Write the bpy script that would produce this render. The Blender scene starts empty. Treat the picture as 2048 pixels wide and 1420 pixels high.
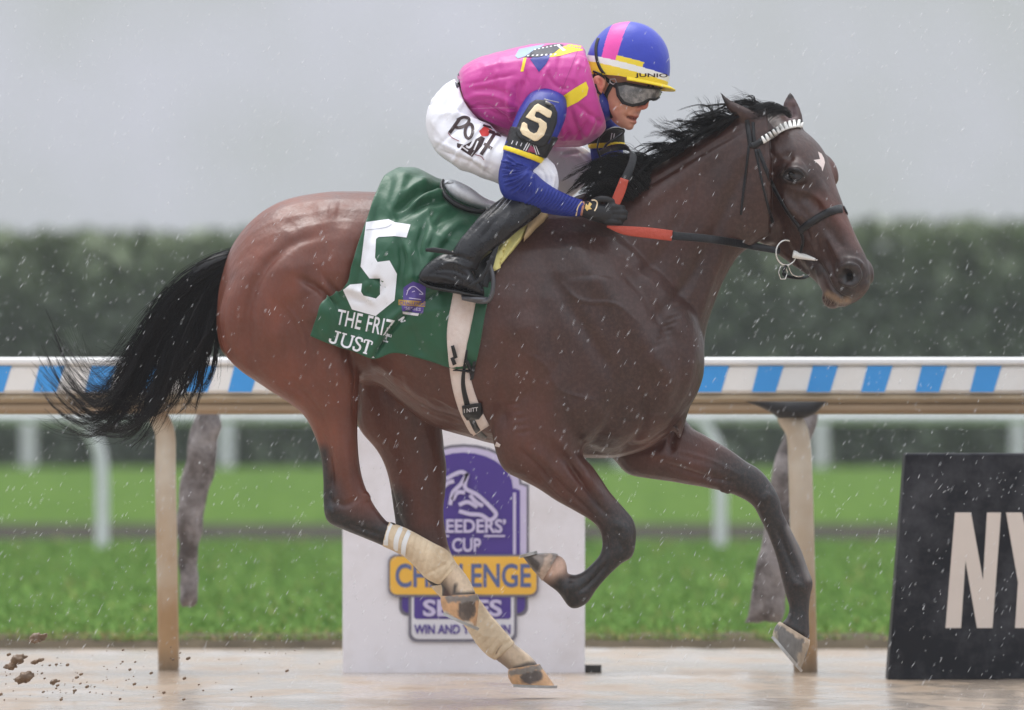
import bpy, bmesh, math, random
import numpy as np
from mathutils import Vector, Matrix
from mathutils.bvhtree import BVHTree

SC = bpy.context.scene
COL = SC.collection
rng = np.random.default_rng(7)
random.seed(7)

# ------------------------------------------------------------------ camera
D, F, HC, YH = 25.0, 15500.0, 0.81, 900.0      # focus distance, focal length in photo pixels, eye height, horizon row
cam_d = bpy.data.cameras.new('camera')
cam = bpy.data.objects.new('camera', cam_d)
COL.objects.link(cam)
cam.location = (0, -D, HC)
cam.rotation_euler = (math.radians(90), 0, 0)
cam_d.sensor_width = 36.0
cam_d.lens = F * 36.0 / 2048.0
cam_d.shift_y = (YH - 710.0) / 2048.0
cam_d.clip_start = 1.0
cam_d.clip_end = 4000.0
cam_d.dof.use_dof = True
cam_d.dof.focus_distance = 24.85
cam_d.dof.aperture_fstop = 3.4
SC.camera = cam

# ------------------------------------------------------------------ sky, sun, exposure
SUN_EL, SUN_AZ = 70.0, 150.0
w = bpy.data.worlds.new('World')
SC.world = w
w.use_nodes = True
nt = w.node_tree
nt.nodes.clear()
wo = nt.nodes.new('ShaderNodeOutputWorld')
bg = nt.nodes.new('ShaderNodeBackground')
sky = nt.nodes.new('ShaderNodeTexSky')
sky.sky_type = 'NISHITA'
sky.sun_disc = False
sky.sun_elevation = math.radians(SUN_EL)
sky.sun_rotation = math.radians(180 - SUN_AZ)
sky.air_density = 2.0
sky.dust_density = 6.0
geo = nt.nodes.new('ShaderNodeNewGeometry')
sep = nt.nodes.new('ShaderNodeSeparateXYZ')
tc = nt.nodes.new('ShaderNodeTexCoord')
nt.links.new(tc.outputs['Generated'], sep.inputs[0])
ramp = nt.nodes.new('ShaderNodeMapRange')          # overcast dome: brighter towards the zenith
ramp.inputs['From Min'].default_value = 0.0
ramp.inputs['From Max'].default_value = 1.0
ramp.inputs['To Min'].default_value = 1.0
ramp.inputs['To Max'].default_value = 3.7
nt.links.new(sep.outputs['Z'], ramp.inputs['Value'])
nz = nt.nodes.new('ShaderNodeTexNoise')
nz.inputs['Scale'].default_value = 28.0
nz.inputs['Detail'].default_value = 5.0
nt.links.new(tc.outputs['Generated'], nz.inputs['Vector'])
cr = nt.nodes.new('ShaderNodeValToRGB')
cr.color_ramp.elements[0].position = 0.3
cr.color_ramp.elements[0].color = (3.22, 3.42, 3.44, 1)
cr.color_ramp.elements[1].position = 0.7
cr.color_ramp.elements[1].color = (4.0, 4.1, 4.62, 1)
nt.links.new(nz.outputs['Fac'], cr.inputs['Fac'])
vm = nt.nodes.new('ShaderNodeVectorMath')
vm.operation = 'SCALE'
nt.links.new(cr.outputs['Color'], vm.inputs[0])
nt.links.new(ramp.outputs['Result'], vm.inputs['Scale'])
mx = nt.nodes.new('ShaderNodeMix')
mx.data_type = 'RGBA'
mx.inputs['Factor'].default_value = 0.97
nt.links.new(sky.outputs['Color'], mx.inputs['A'])
nt.links.new(vm.outputs['Vector'], mx.inputs['B'])
nt.links.new(mx.outputs['Result'], bg.inputs['Color'])
bg.inputs['Strength'].default_value = 0.095
nt.links.new(bg.outputs[0], wo.inputs[0])

sd = bpy.data.lights.new('sun', 'SUN')
sd.energy = 1.5
sd.angle = math.radians(35)
sd.color = (1.0, 0.97, 0.93)
sun = bpy.data.objects.new('sun', sd)
COL.objects.link(sun)
el, az = math.radians(SUN_EL), math.radians(SUN_AZ)
sdir = Vector((-math.sin(az) * math.cos(el), -math.cos(az) * math.cos(el), math.sin(el)))   # towards the sun, high, a little beyond the horse
sun.rotation_euler = sdir.to_track_quat('Z', 'Y').to_euler()
sun.location = (0, -10, 20)

SC.view_settings.view_transform = 'Standard'
SC.view_settings.look = 'None'
SC.view_settings.gamma = 1.0
SC.view_settings.exposure = 0.50
SC.view_settings.use_curve_mapping = False
SC.render.engine = 'CYCLES'
SC.cycles.max_bounces = 6
SC.cycles.volume_bounces = 1
SC.cycles.use_denoising = True

# ------------------------------------------------------------------ helpers: photo pixel at a depth -> point
def P(px, py, y=0.0):
    k = (D + y) / F
    return np.array([(px - 1024.0) * k, y, HC + (YH - py) * k])

def proj(V):
    k = F / (D + V[:, 1])
    return np.stack([1024.0 + V[:, 0] * k, YH - (V[:, 2] - HC) * k], 1)

def srgb(r, g, b):
    f = lambda c: c / 12.92 if c <= 0.04045 else ((c + 0.055) / 1.055) ** 2.4
    return (f(r / 255), f(g / 255), f(b / 255))

# ------------------------------------------------------------------ helpers: materials
def mat(name, col, rough=0.6, spec=0.5, var=0.12, vscale=12.0, bump=0.0, bscale=60.0, metal=0.0,
        attr=None, stretch=None, coat=0.0, dirt=None, dirt_scale=5.0, dirt_amt=0.5, sheen=0.0, transl=0.0, rvar=0.0):
    m = bpy.data.materials.new(name)
    m.use_nodes = True
    t = m.node_tree
    L = t.links.new
    b = t.nodes['Principled BSDF']
    b.inputs['Roughness'].default_value = rough
    b.inputs['Specular IOR Level'].default_value = spec
    b.inputs['Metallic'].default_value = metal
    if coat:
        b.inputs['Coat Weight'].default_value = coat
        b.inputs['Coat Roughness'].default_value = 0.12
    if sheen:
        b.inputs['Sheen Weight'].default_value = sheen
    co = t.nodes.new('ShaderNodeTexCoord')
    vec = co.outputs['Object']
    if stretch:
        mp = t.nodes.new('ShaderNodeMapping')
        mp.inputs['Scale'].default_value = stretch
        L(vec, mp.inputs[0])
        svec = mp.outputs[0]
    else:
        svec = vec
    n = t.nodes.new('ShaderNodeTexNoise')
    n.inputs['Scale'].default_value = vscale
    n.inputs['Detail'].default_value = 6.0
    n.inputs['Roughness'].default_value = 0.62
    L(svec, n.inputs['Vector'])
    mr = t.nodes.new('ShaderNodeMapRange')
    mr.inputs['From Min'].default_value = 0.25
    mr.inputs['From Max'].default_value = 0.75
    mr.inputs['To Min'].default_value = 1 - var
    mr.inputs['To Max'].default_value = 1 + var
    L(n.outputs['Fac'], mr.inputs['Value'])
    sc = t.nodes.new('ShaderNodeVectorMath')
    sc.operation = 'SCALE'
    if attr:
        a = t.nodes.new('ShaderNodeAttribute')
        a.attribute_name = attr
        L(a.outputs['Color'], sc.inputs[0])
    else:
        sc.inputs[0].default_value = col[:3]
    L(mr.outputs['Result'], sc.inputs['Scale'])
    out = sc.outputs['Vector']
    if dirt:
        n2 = t.nodes.new('ShaderNodeTexNoise')
        n2.inputs['Scale'].default_value = dirt_scale
        n2.inputs['Detail'].default_value = 8.0
        n2.inputs['Roughness'].default_value = 0.7
        L(vec, n2.inputs['Vector'])
        r2 = t.nodes.new('ShaderNodeMapRange')
        r2.inputs['From Min'].default_value = 0.45
        r2.inputs['From Max'].default_value = 0.7
        r2.inputs['To Max'].default_value = dirt_amt
        L(n2.outputs['Fac'], r2.inputs['Value'])
        mxx = t.nodes.new('ShaderNodeMix')
        mxx.data_type = 'RGBA'
        L(r2.outputs['Result'], mxx.inputs['Factor'])
        L(out, mxx.inputs['A'])
        mxx.inputs['B'].default_value = (*dirt, 1)
        out = mxx.outputs['Result']
    L(out, b.inputs['Base Color'])
    if rvar:
        rr = t.nodes.new('ShaderNodeMapRange')
        rr.inputs['From Min'].default_value = 0.3
        rr.inputs['From Max'].default_value = 0.7
        rr.inputs['To Min'].default_value = max(0.02, rough - rvar)
        rr.inputs['To Max'].default_value = rough + rvar
        L(n.outputs['Fac'], rr.inputs['Value'])
        L(rr.outputs['Result'], b.inputs['Roughness'])
    if bump:
        nb = t.nodes.new('ShaderNodeTexNoise')
        nb.inputs['Scale'].default_value = bscale
        nb.inputs['Detail'].default_value = 4.0
        L(svec, nb.inputs['Vector'])
        bp = t.nodes.new('ShaderNodeBump')
        bp.inputs['Strength'].default_value = bump
        bp.inputs['Distance'].default_value = 0.01
        L(nb.outputs['Fac'], bp.inputs['Height'])
        L(bp.outputs['Normal'], b.inputs['Normal'])
    return m

# ------------------------------------------------------------------ helpers: objects
def empty(name, loc, label=None, cat=None, group=None):
    o = bpy.data.objects.new(name, None)
    o.empty_display_size = 0.2
    COL.objects.link(o)
    o.location = loc
    if label: o['label'] = label
    if cat: o['category'] = cat
    if group: o['group'] = group
    return o

def tag(o, label=None, cat=None, group=None, kind=None):
    if label: o['label'] = label
    if cat: o['category'] = cat
    if group: o['group'] = group
    if kind: o['kind'] = kind
    return o

def root_loc(o):
    v = Vector((0, 0, 0))
    while o:
        v = v + o.location
        o = o.parent
    return v

def link(name, me, m=None, parent=None, smooth=True):
    """mesh given in world coordinates; the object sits at its parent's origin"""
    o = bpy.data.objects.new(name, me)
    COL.objects.link(o)
    if m is not None:
        me.materials.clear()
        for mm in (m if isinstance(m, (list, tuple)) else [m]):
            me.materials.append(mm)
    if smooth and len(me.polygons):
        me.polygons.foreach_set('use_smooth', np.ones(len(me.polygons), bool))
    if parent is not None:
        r = root_loc(parent)
        me.transform(Matrix.Translation(-r))
        o.parent = parent
    return o

def mesh(V, Fs):
    me = bpy.data.meshes.new('m')
    me.from_pydata([tuple(map(float, v)) for v in V], [], [tuple(int(i) for i in f) for f in Fs])
    me.update()
    return me

def mesh_np(V, Fa):
    """fast: Fa is (n,k) index array"""
    V = np.asarray(V, np.float32); Fa = np.asarray(Fa, np.int32)
    me = bpy.data.meshes.new('m')
    n, k = Fa.shape
    me.vertices.add(len(V)); me.vertices.foreach_set('co', V.ravel())
    me.loops.add(n * k); me.loops.foreach_set('vertex_index', Fa.ravel())
    me.polygons.add(n)
    me.polygons.foreach_set('loop_start', np.arange(0, n * k, k, dtype=np.int32))
    me.polygons.foreach_set('loop_total', np.full(n, k, np.int32))
    me.update(calc_edges=True)
    return me

class MB:
    """collects closed pieces for one mesh"""
    def __init__(s): s.V = []; s.F = []
    def add(s, V, Fs):
        o = len(s.V)
        s.V.extend([np.asarray(v, float) for v in V])
        s.F.extend([tuple(i + o for i in f) for f in Fs])
        return s
    def box(s, lo, hi):
        x0, y0, z0 = lo; x1, y1, z1 = hi
        V = [(x0,y0,z0),(x1,y0,z0),(x1,y1,z0),(x0,y1,z0),(x0,y0,z1),(x1,y0,z1),(x1,y1,z1),(x0,y1,z1)]
        return s.add(V, [(3,2,1,0),(4,5,6,7),(0,1,5,4),(1,2,6,5),(2,3,7,6),(3,0,4,7)])
    def mesh(s): return mesh(s.V, s.F)

def catmull(A, n):
    """resample rows of A (stations) smoothly, n samples per span"""
    A = np.asarray(A, float)
    if len(A) < 3:
        t = np.linspace(0, 1, n + 1)[:, None]
        return A[0] * (1 - t) + A[1] * t
    ext = np.vstack([2 * A[0] - A[1], A, 2 * A[-1] - A[-2]])
    out = []
    for i in range(1, len(ext) - 2):
        p0, p1, p2, p3 = ext[i - 1], ext[i], ext[i + 1], ext[i + 2]
        for k in range(n):
            t = k / n
            out.append(0.5 * ((2 * p1) + (-p0 + p2) * t + (2 * p0 - 5 * p1 + 4 * p2 - p3) * t * t + (-p0 + 3 * p1 - 3 * p2 + p3) * t ** 3))
    out.append(ext[-2])
    return np.array(out)

def rings(R):
    """R: list of (n,3) rings -> closed tube"""
    n = len(R[0]); V = []; Fs = []
    for r in R: V.extend(r)
    for i in range(len(R) - 1):
        for j in range(n):
            a = i * n + j; b = i * n + (j + 1) % n
            Fs.append((a, b, b + n, a + n))
    c0 = len(V); V.append(np.mean(R[0], 0)); c1 = len(V); V.append(np.mean(R[-1], 0))
    for j in range(n):
        Fs.append((c0, (j + 1) % n, j))
        k = (len(R) - 1) * n
        Fs.append((c1, k + j, k + (j + 1) % n))
    return V, Fs

def loft_px(st, nseg=20, n=5, ex=2.0):
    """stations ((x1,y1),(x2,y2), half_depth, y): the two outline points in photo pixels, thickness and depth in metres"""
    A = np.array([[a[0], a[1], b[0], b[1], hd, y] for a, b, hd, y in st], float)
    A = catmull(A, n)
    th = np.linspace(0, 2 * np.pi, nseg, endpoint=False)
    c, s = np.cos(th), np.sin(th)
    cs = np.sign(c) * np.abs(c) ** (2 / ex); ss = np.sign(s) * np.abs(s) ** (2 / ex)
    R = []
    for x1, y1, x2, y2, hd, y in A:
        p, q = P(x1, y1, y), P(x2, y2, y)
        ce, ax = (p + q) / 2, (q - p) / 2
        R.append(ce + np.outer(cs, ax) + np.outer(ss, [0, max(hd, 0.002), 0]))
    return rings(R)

def tube(pts, rad, nseg=10, n=4, flat=1.0, up=None):
    """tapered tube through 3D points"""
    pts = np.asarray(pts, float)
    rad = np.full(len(pts), rad) if np.isscalar(rad) else np.asarray(rad, float)
    A = catmull(np.column_stack([pts, rad]), n) if n > 1 else np.column_stack([pts, rad])
    C, r = A[:, :3], A[:, 3]
    T = np.gradient(C, axis=0)
    T /= np.linalg.norm(T, axis=1)[:, None] + 1e-12
    u = np.array(up, float) if up is not None else (np.array([0, 1.0, 0]) if abs(T[0][1]) < 0.9 else np.array([1.0, 0, 0]))
    th = np.linspace(0, 2 * np.pi, nseg, endpoint=False)
    R = []
    for i in range(len(C)):
        u = u - T[i] * (u @ T[i]); u /= np.linalg.norm(u) + 1e-12
        v = np.cross(T[i], u)
        R.append(C[i] + r[i] * (np.outer(np.cos(th), u) * flat + np.outer(np.sin(th), v)))
    return rings(R)

def ellipsoid(c, ax, n=14, m=9):
    """ax: 3x3 rows = semi axes"""
    c = np.asarray(c, float); ax = np.asarray(ax, float)
    R = []
    for i in range(1, m):
        p = math.pi * i / m
        th = np.linspace(0, 2 * np.pi, n, endpoint=False)
        R.append(c + np.outer(np.sin(p) * np.cos(th), ax[0]) + np.outer(np.sin(p) * np.sin(th), ax[1]) + math.cos(p) * ax[2])
    return rings(R)

def remesh(mb, voxel, smooth=6, fac=0.5):
    me = mb.mesh()
    bm = bmesh.new(); bm.from_mesh(me); bmesh.ops.recalc_face_normals(bm, faces=bm.faces); bm.to_mesh(me); bm.free()
    o = bpy.data.objects.new('tmp', me)
    COL.objects.link(o)
    r = o.modifiers.new('r', 'REMESH'); r.mode = 'VOXEL'; r.voxel_size = voxel
    if smooth:
        s = o.modifiers.new('s', 'SMOOTH'); s.factor = fac; s.iterations = smooth
    dg = bpy.context.evaluated_depsgraph_get()
    out = bpy.data.meshes.new_from_object(o.evaluated_get(dg))
    bpy.data.objects.remove(o)
    return out

def getV(me):
    V = np.empty(len(me.vertices) * 3, np.float32); me.vertices.foreach_get('co', V)
    return V.reshape(-1, 3).astype(float)

def getN(me):
    N = np.empty(len(me.vertices) * 3, np.float32); me.vertex_normals.foreach_get('vector', N)
    return N.reshape(-1, 3).astype(float)

def setV(me, V):
    me.vertices.foreach_set('co', np.asarray(V, np.float32).ravel()); me.update()

def polydist(Q, pts):
    """distance of points Q to polyline, and parameter along it 0..1"""
    pts = np.asarray(pts, float)
    best = np.full(len(Q), 1e9); par = np.zeros(len(Q))
    L = np.concatenate([[0], np.cumsum(np.linalg.norm(np.diff(pts, axis=0), axis=1))])
    for i in range(len(pts) - 1):
        a, b = pts[i], pts[i + 1]; d = b - a; l2 = d @ d + 1e-9
        t = np.clip(((Q - a) @ d) / l2, 0, 1)
        dd = np.linalg.norm(Q - (a + t[:, None] * d), axis=1)
        m = dd < best
        best[m] = dd[m]; par[m] = (L[i] + t[m] * math.sqrt(l2)) / L[-1]
    return best, par

def sculpt(me, strokes, ymax=0.0, facing=True):
    """strokes: (polyline in photo pixels, width px, depth m; + raises, - cuts), on the side that faces the camera"""
    V = getV(me); N = getN(me); Q = proj(V)
    disp = np.zeros(len(V))
    vis = (V[:, 1] < ymax)
    face = np.clip(-N[:, 1] * 2.5, 0, 1) if facing else np.ones(len(V))
    for pts, wd, dep in strokes:
        pts = np.asarray(pts, float)
        if len(pts) > 2: pts = catmull(pts, 4)
        lo, hi = pts.min(0) - 3 * wd, pts.max(0) + 3 * wd
        m = vis & (Q[:, 0] > lo[0]) & (Q[:, 0] < hi[0]) & (Q[:, 1] > lo[1]) & (Q[:, 1] < hi[1])
        ix = np.nonzero(m)[0]
        if not len(ix): continue
        d, t = polydist(Q[ix], pts) if len(pts) > 1 else (np.linalg.norm(Q[ix] - pts[0], axis=1), np.full(len(ix), .5))
        taper = np.clip(np.minimum(t, 1 - t) * 4 + 0.25, 0, 1) if len(pts) > 1 else 1.0
        disp[ix] += dep * np.exp(-(d / wd) ** 2) * taper
    setV(me, V + N * (disp * face)[:, None])

def crease(p, s, seed):
    return (1 - 2.2 * abs(vnoise((p[0], p[1], p[2]), s, seed))) ** 3 if abs(vnoise((p[0], p[1], p[2]), s, seed)) < .45 else 0.0

def bvh_of(*objs_or_mesh):
    V = []; Fs = []
    for x in objs_or_mesh:
        if isinstance(x, bpy.types.Object):
            me, off = x.data, root_loc(x)
        else:
            me, off = x, Vector((0, 0, 0))
        o = len(V)
        V.extend([v.co + off for v in me.vertices])
        Fs.extend([tuple(i + o for i in p.vertices) for p in me.polygons])
    return BVHTree.FromPolygons(V, Fs)

CAM = Vector((0, -D, HC))
def cast(bvh, px, py):
    d = (Vector(P(px, py, 0)) - CAM).normalized()
    h, n, i, dist = bvh.ray_cast(CAM, d)
    return h, n, d

def vnoise(p, s=1.0, seed=0):
    from mathutils import noise
    return noise.noise(Vector((p[0] * s + seed, p[1] * s + seed * .7, p[2] * s)))

def colattr(me, C, name='Col'):
    a = me.color_attributes.new(name, 'FLOAT_COLOR', 'POINT')
    C4 = np.ones((len(me.vertices), 4), np.float32); C4[:, :3] = C
    a.data.foreach_set('color', C4.ravel())

# ---- flat shapes in photo pixels
def flat_curves(splines, cyclic=True):
    """closed outlines (holes allowed) -> filled 2D mesh data (V (n,2), faces)"""
    cu = bpy.data.curves.new('c', 'CURVE'); cu.dimensions = '2D'; cu.fill_mode = 'BOTH'
    for pts in splines:
        s = cu.splines.new('POLY'); s.points.add(len(pts) - 1)
        for p, q in zip(s.points, pts): p.co = (q[0], q[1], 0, 1)
        s.use_cyclic_u = True
    o = bpy.data.objects.new('c', cu); COL.objects.link(o)
    dg = bpy.context.evaluated_depsgraph_get(); dg.update()
    me = bpy.data.meshes.new_from_object(o.evaluated_get(dg))
    bpy.data.objects.remove(o)
    V = getV(me)[:, :2]; Fs = [tuple(p.vertices) for p in me.polygons]
    bpy.data.meshes.remove(me)
    return V, Fs

def flat_text(body, bold=0.0, space=1.0, shear=0.0):
    """lettering as a flat mesh, y down, height of capitals about 1, centred"""
    cu = bpy.data.curves.new('t', 'FONT'); cu.body = body; cu.size = 1.0; cu.offset = bold; cu.space_character = space; cu.shear = shear
    cu.resolution_u = 4
    o = bpy.data.objects.new('t', cu); COL.objects.link(o)
    dg = bpy.context.evaluated_depsgraph_get(); dg.update()
    me = bpy.data.meshes.new_from_object(o.evaluated_get(dg))
    bpy.data.objects.remove(o)
    V = getV(me)[:, :2]; Fs = [tuple(p.vertices) for p in me.polygons]
    bpy.data.meshes.remove(me)
    lo, hi = V.min(0), V.max(0)
    V = (V - lo) / (hi - lo)                 # unit box
    V[:, 1] = 1 - V[:, 1]
    return V, Fs

def quadmap(V, c):
    """unit box -> quad with corners c = TL, TR, BR, BL in photo pixels"""
    c = np.asarray(c, float); u, v = V[:, :1], V[:, 1:2]
    return c[0] * (1 - u) * (1 - v) + c[1] * u * (1 - v) + c[2] * u * v + c[3] * (1 - u) * v

def refine(V, Fs, maxlen):
    bm = bmesh.new()
    vs = [bm.verts.new((x, y, 0)) for x, y in V]
    for f in Fs:
        try: bm.faces.new([vs[i] for i in f])
        except ValueError: pass
    bmesh.ops.remove_doubles(bm, verts=bm.verts, dist=1e-3)
    bmesh.ops.triangulate(bm, faces=bm.faces)
    for _ in range(6):
        e = [e for e in bm.edges if e.calc_length() > maxlen]
        if not e: break
        bmesh.ops.subdivide_edges(bm, edges=e, cuts=1)
        bmesh.ops.triangulate(bm, faces=bm.faces)
    bm.verts.index_update()
    V2 = np.array([v.co[:2] for v in bm.verts]); F2 = [tuple(v.index for v in f.verts) for f in bm.faces]
    bm.free()
    return V2, F2

def decal(name, V, Fs, bvh, off, m, parent, maxlen=7.0):
    """print laid on a curved surface: conforms to it, `off` metres proud"""
    V, Fs = refine(V, Fs, maxlen)
    W = []; ok = []
    for x, y in V:
        h, n, d = cast(bvh, x, y)
        if h is None: W.append(None)
        else: W.append(h - d * off)
    good = [all(W[i] is not None for i in f) and max((W[a] - W[b]).length for a in f for b in f) < 0.12 for f in Fs]
    W = [x if x is not None else Vector((0, 0, 0)) for x in W]
    Fs = [f for f, g in zip(Fs, good) if g]
    used = sorted({i for f in Fs for i in f}); mp = {j: k for k, j in enumerate(used)}
    if not used: return None
    Fo = []
    for f in Fs:
        p, q, r = W[f[0]], W[f[1]], W[f[2]]
        Fo.append(tuple(mp[i] for i in (f if (q - p).cross(r - p).dot(p - CAM) < 0 else f[::-1])))
    me = mesh([W[i] for i in used], Fo)
    return link(name, me, m, parent)

def strokepoly(pts, wd):
    """polyline -> outline polygon of a line of width wd (may taper: wd list)"""
    pts = np.asarray(pts, float)
    wd = np.full(len(pts), wd) if np.isscalar(wd) else np.asarray(wd, float)
    T = np.gradient(pts, axis=0); T /= np.linalg.norm(T, axis=1)[:, None] + 1e-9
    N = np.stack([-T[:, 1], T[:, 0]], 1)
    return np.vstack([pts + N * wd[:, None] / 2, (pts - N * wd[:, None] / 2)[::-1]])

def strokeflat(pts, wd, n=5):
    pts = np.asarray(pts, float)
    wd = np.full(len(pts), wd) if np.isscalar(wd) else np.asarray(wd, float)
    if len(pts) > 2:
        A = catmull(np.column_stack([pts, wd]), n); pts, wd = A[:, :2], A[:, 2]
    T = np.gradient(pts, axis=0); T /= np.linalg.norm(T, axis=1)[:, None] + 1e-9
    N = np.stack([-T[:, 1], T[:, 0]], 1)
    a, b = pts + N * wd[:, None] / 2, pts - N * wd[:, None] / 2
    V = np.vstack([a, b]); k = len(pts)
    return V, [(i, i + 1, k + i + 1, k + i) for i in range(k - 1)]

def strap(name, pts, wd, bvh, m, parent, thick=0.004, off=0.002, n=6, prof=True, shift=0.0):
    """leather strap laid over a surface along a pixel polyline"""
    pts = np.asarray(pts, float)
    wd = np.full(len(pts), wd) if np.isscalar(wd) else np.asarray(wd, float)
    A = catmull(np.column_stack([pts, wd]), n) if len(pts) > 2 else catmull(np.column_stack([pts, wd]), 10)
    pts, wd = A[:, :2], A[:, 2]
    T = np.gradient(pts, axis=0); T /= np.linalg.norm(T, axis=1)[:, None] + 1e-9
    N = np.stack([-T[:, 1], T[:, 0]], 1)
    S = [-0.5, -0.42, 0.0, 0.42, 0.5]
    Hh = [0.0, 1.0, 1.12, 1.0, 0.0]
    H = []
    for i in range(len(pts)):
        row = []
        for s in S:
            q = pts[i] + N[i] * wd[i] * s
            h, nn, d = cast(bvh, *q)
            row.append(None if h is None else (np.array(h), np.array(d)))
        H.append(row)
    V = []; ok = []
    last = None
    for row in H:
        if any(r is None for r in row):
            ok.append(False); V.extend([np.zeros(3)] * 10); continue
        ok.append(True)
        # keep it straight across its width
        ym = min(r[0][1] for r in row)
        for r, hh in zip(row, Hh):
            V.append(r[0] - r[1] * (off + thick * hh))
        for r in row[::-1]:
            V.append(r[0] + r[1] * 0.003)
    Fs = []
    for i in range(len(H) - 1):
        if ok[i] and ok[i + 1]:
            for j in range(10):
                a, b = i * 10 + j, i * 10 + (j + 1) % 10
                Fs.append((a, b, b + 10, a + 10))
    st = [i for i in range(len(H)) if ok[i] and (i == 0 or not ok[i - 1])]
    en = [i for i in range(len(H)) if ok[i] and (i == len(H) - 1 or not ok[i + 1])]
    for i in st: Fs.append(tuple(i * 10 + j for j in range(10))[::-1])
    for i in en: Fs.append(tuple(i * 10 + j for j in range(10)))
    used = sorted({i for f in Fs for i in f}); mp = {j: k for k, j in enumerate(used)}
    me = mesh([V[i] for i in used], [tuple(mp[i] for i in f) for f in Fs])
    o = link(name, me, m, parent)
    return o

def ribbon3(pts, wvec, wd, th, n=6):
    """flat strap through 3D points; wvec = direction across, th thickness"""
    pts = np.asarray(pts, float)
    wv = np.asarray(wvec, float)
    if wv.ndim == 1: wv = np.tile(wv, (len(pts), 1))
    wd = np.full(len(pts), wd) if np.isscalar(wd) else np.asarray(wd, float)
    A = catmull(np.column_stack([pts, wv, wd]), n)
    R = []
    T = np.gradient(A[:, :3], axis=0)
    for i, a in enumerate(A):
        t = T[i] / (np.linalg.norm(T[i]) + 1e-9)
        wv_ = a[3:6] - t * (a[3:6] @ t); wv_ /= np.linalg.norm(wv_)
        nn = np.cross(t, wv_)
        h = a[6] / 2
        R.append(np.array([a[:3] + wv_ * h * x + nn * th / 2 * y for x, y in ((-1, -.6), (-.9, -1), (.9, -1), (1, -.6), (1, .6), (.9, 1), (-.9, 1), (-1, .6))]))
    return rings(R)

def hair_mesh(strands, r0, r1=0.25):
    """strands: list of (k,3) polylines of the same k -> thin three-sided tubes"""
    S = np.asarray(strands)                      # (n,k,3)
    n, k, _ = S.shape
    T = np.gradient(S, axis=1); T /= np.linalg.norm(T, axis=2)[..., None] + 1e-9
    ref = np.tile(np.array([0.13, 1.0, 0.21]), (n, k, 1))
    U = np.cross(T, ref); U /= np.linalg.norm(U, axis=2)[..., None] + 1e-9
    W = np.cross(T, U)
    r = np.linspace(1, r1, k)[None, :, None] * (np.asarray(r0).reshape(-1, 1, 1) if not np.isscalar(r0) else r0)
    rr = []
    for a in range(3):
        th = 2 * math.pi * a / 3
        rr.append(S + r * (math.cos(th) * U + math.sin(th) * W))
    V = np.stack(rr, 2).reshape(-1, 3)           # n,k,3sides
    base = (np.arange(n) * k * 3)[:, None, None]
    i = np.arange(k - 1)[None, :, None] * 3
    j = np.arange(3)[None, None, :]; j2 = (j + 1) % 3
    a = base + i + j; b = base + i + j2
    Fq = np.stack([a, b, b + 3, a + 3], -1).reshape(-1, 4)
    return mesh_np(V, Fq)
# ================================================================== THE SETTING
M = {}
def ground_mat():
    m = bpy.data.materials.new('wet_sand'); m.use_nodes = True
    t = m.node_tree; L = t.links.new; b = t.nodes['Principled BSDF']
    co = t.nodes.new('ShaderNodeTexCoord')
    mp = t.nodes.new('ShaderNodeMapping'); mp.inputs['Scale'].default_value = (2.6, 0.9, 1)
    L(co.outputs['Object'], mp.inputs[0])
    n = t.nodes.new('ShaderNodeTexNoise'); n.inputs['Scale'].default_value = 1.3; n.inputs['Detail'].default_value = 9; n.inputs['Roughness'].default_value = .6
    L(mp.outputs[0], n.inputs['Vector'])
    cr = t.nodes.new('ShaderNodeValToRGB')                 # ridges of tan sand, films of standing water between
    cr.color_ramp.elements[0].position = 0.36; cr.color_ramp.elements[0].color = (0.29, 0.205, 0.135, 1)
    cr.color_ramp.elements[1].position = 0.56; cr.color_ramp.elements[1].color = (0.385, 0.305, 0.23, 1)
    e_ = cr.color_ramp.elements.new(0.45); e_.color = (0.345, 0.26, 0.185, 1)
    L(n.outputs['Fac'], cr.inputs['Fac']); L(cr.outputs['Color'], b.inputs['Base Color'])
    rr = t.nodes.new('ShaderNodeMapRange')
    rr.inputs['From Min'].default_value = 0.42; rr.inputs['From Max'].default_value = 0.54
    rr.inputs['To Min'].default_value = 0.25; rr.inputs['To Max'].default_value = 1.0
    L(n.outputs['Fac'], rr.inputs['Value']); L(rr.outputs['Result'], b.inputs['Coat Weight'])
    b.inputs['Roughness'].default_value = 0.42
    b.inputs['Specular IOR Level'].default_value = 0.5
    b.inputs['Coat Roughness'].default_value = 0.17; b.inputs['Coat IOR'].default_value = 2.0
    mp2 = t.nodes.new('ShaderNodeMapping'); mp2.inputs['Scale'].default_value = (1.6, 1.0, 1)
    L(co.outputs['Object'], mp2.inputs[0])
    n2 = t.nodes.new('ShaderNodeTexNoise'); n2.inputs['Scale'].default_value = 7; n2.inputs['Detail'].default_value = 8
    L(mp2.outputs[0], n2.inputs['Vector'])
    bp = t.nodes.new('ShaderNodeBump'); bp.inputs['Strength'].default_value = 0.28; bp.inputs['Distance'].default_value = 0.012
    L(n2.outputs['Fac'], bp.inputs['Height']); L(bp.outputs['Normal'], b.inputs['Normal']); L(bp.outputs['Normal'], b.inputs['Coat Normal'])
    return m

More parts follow.
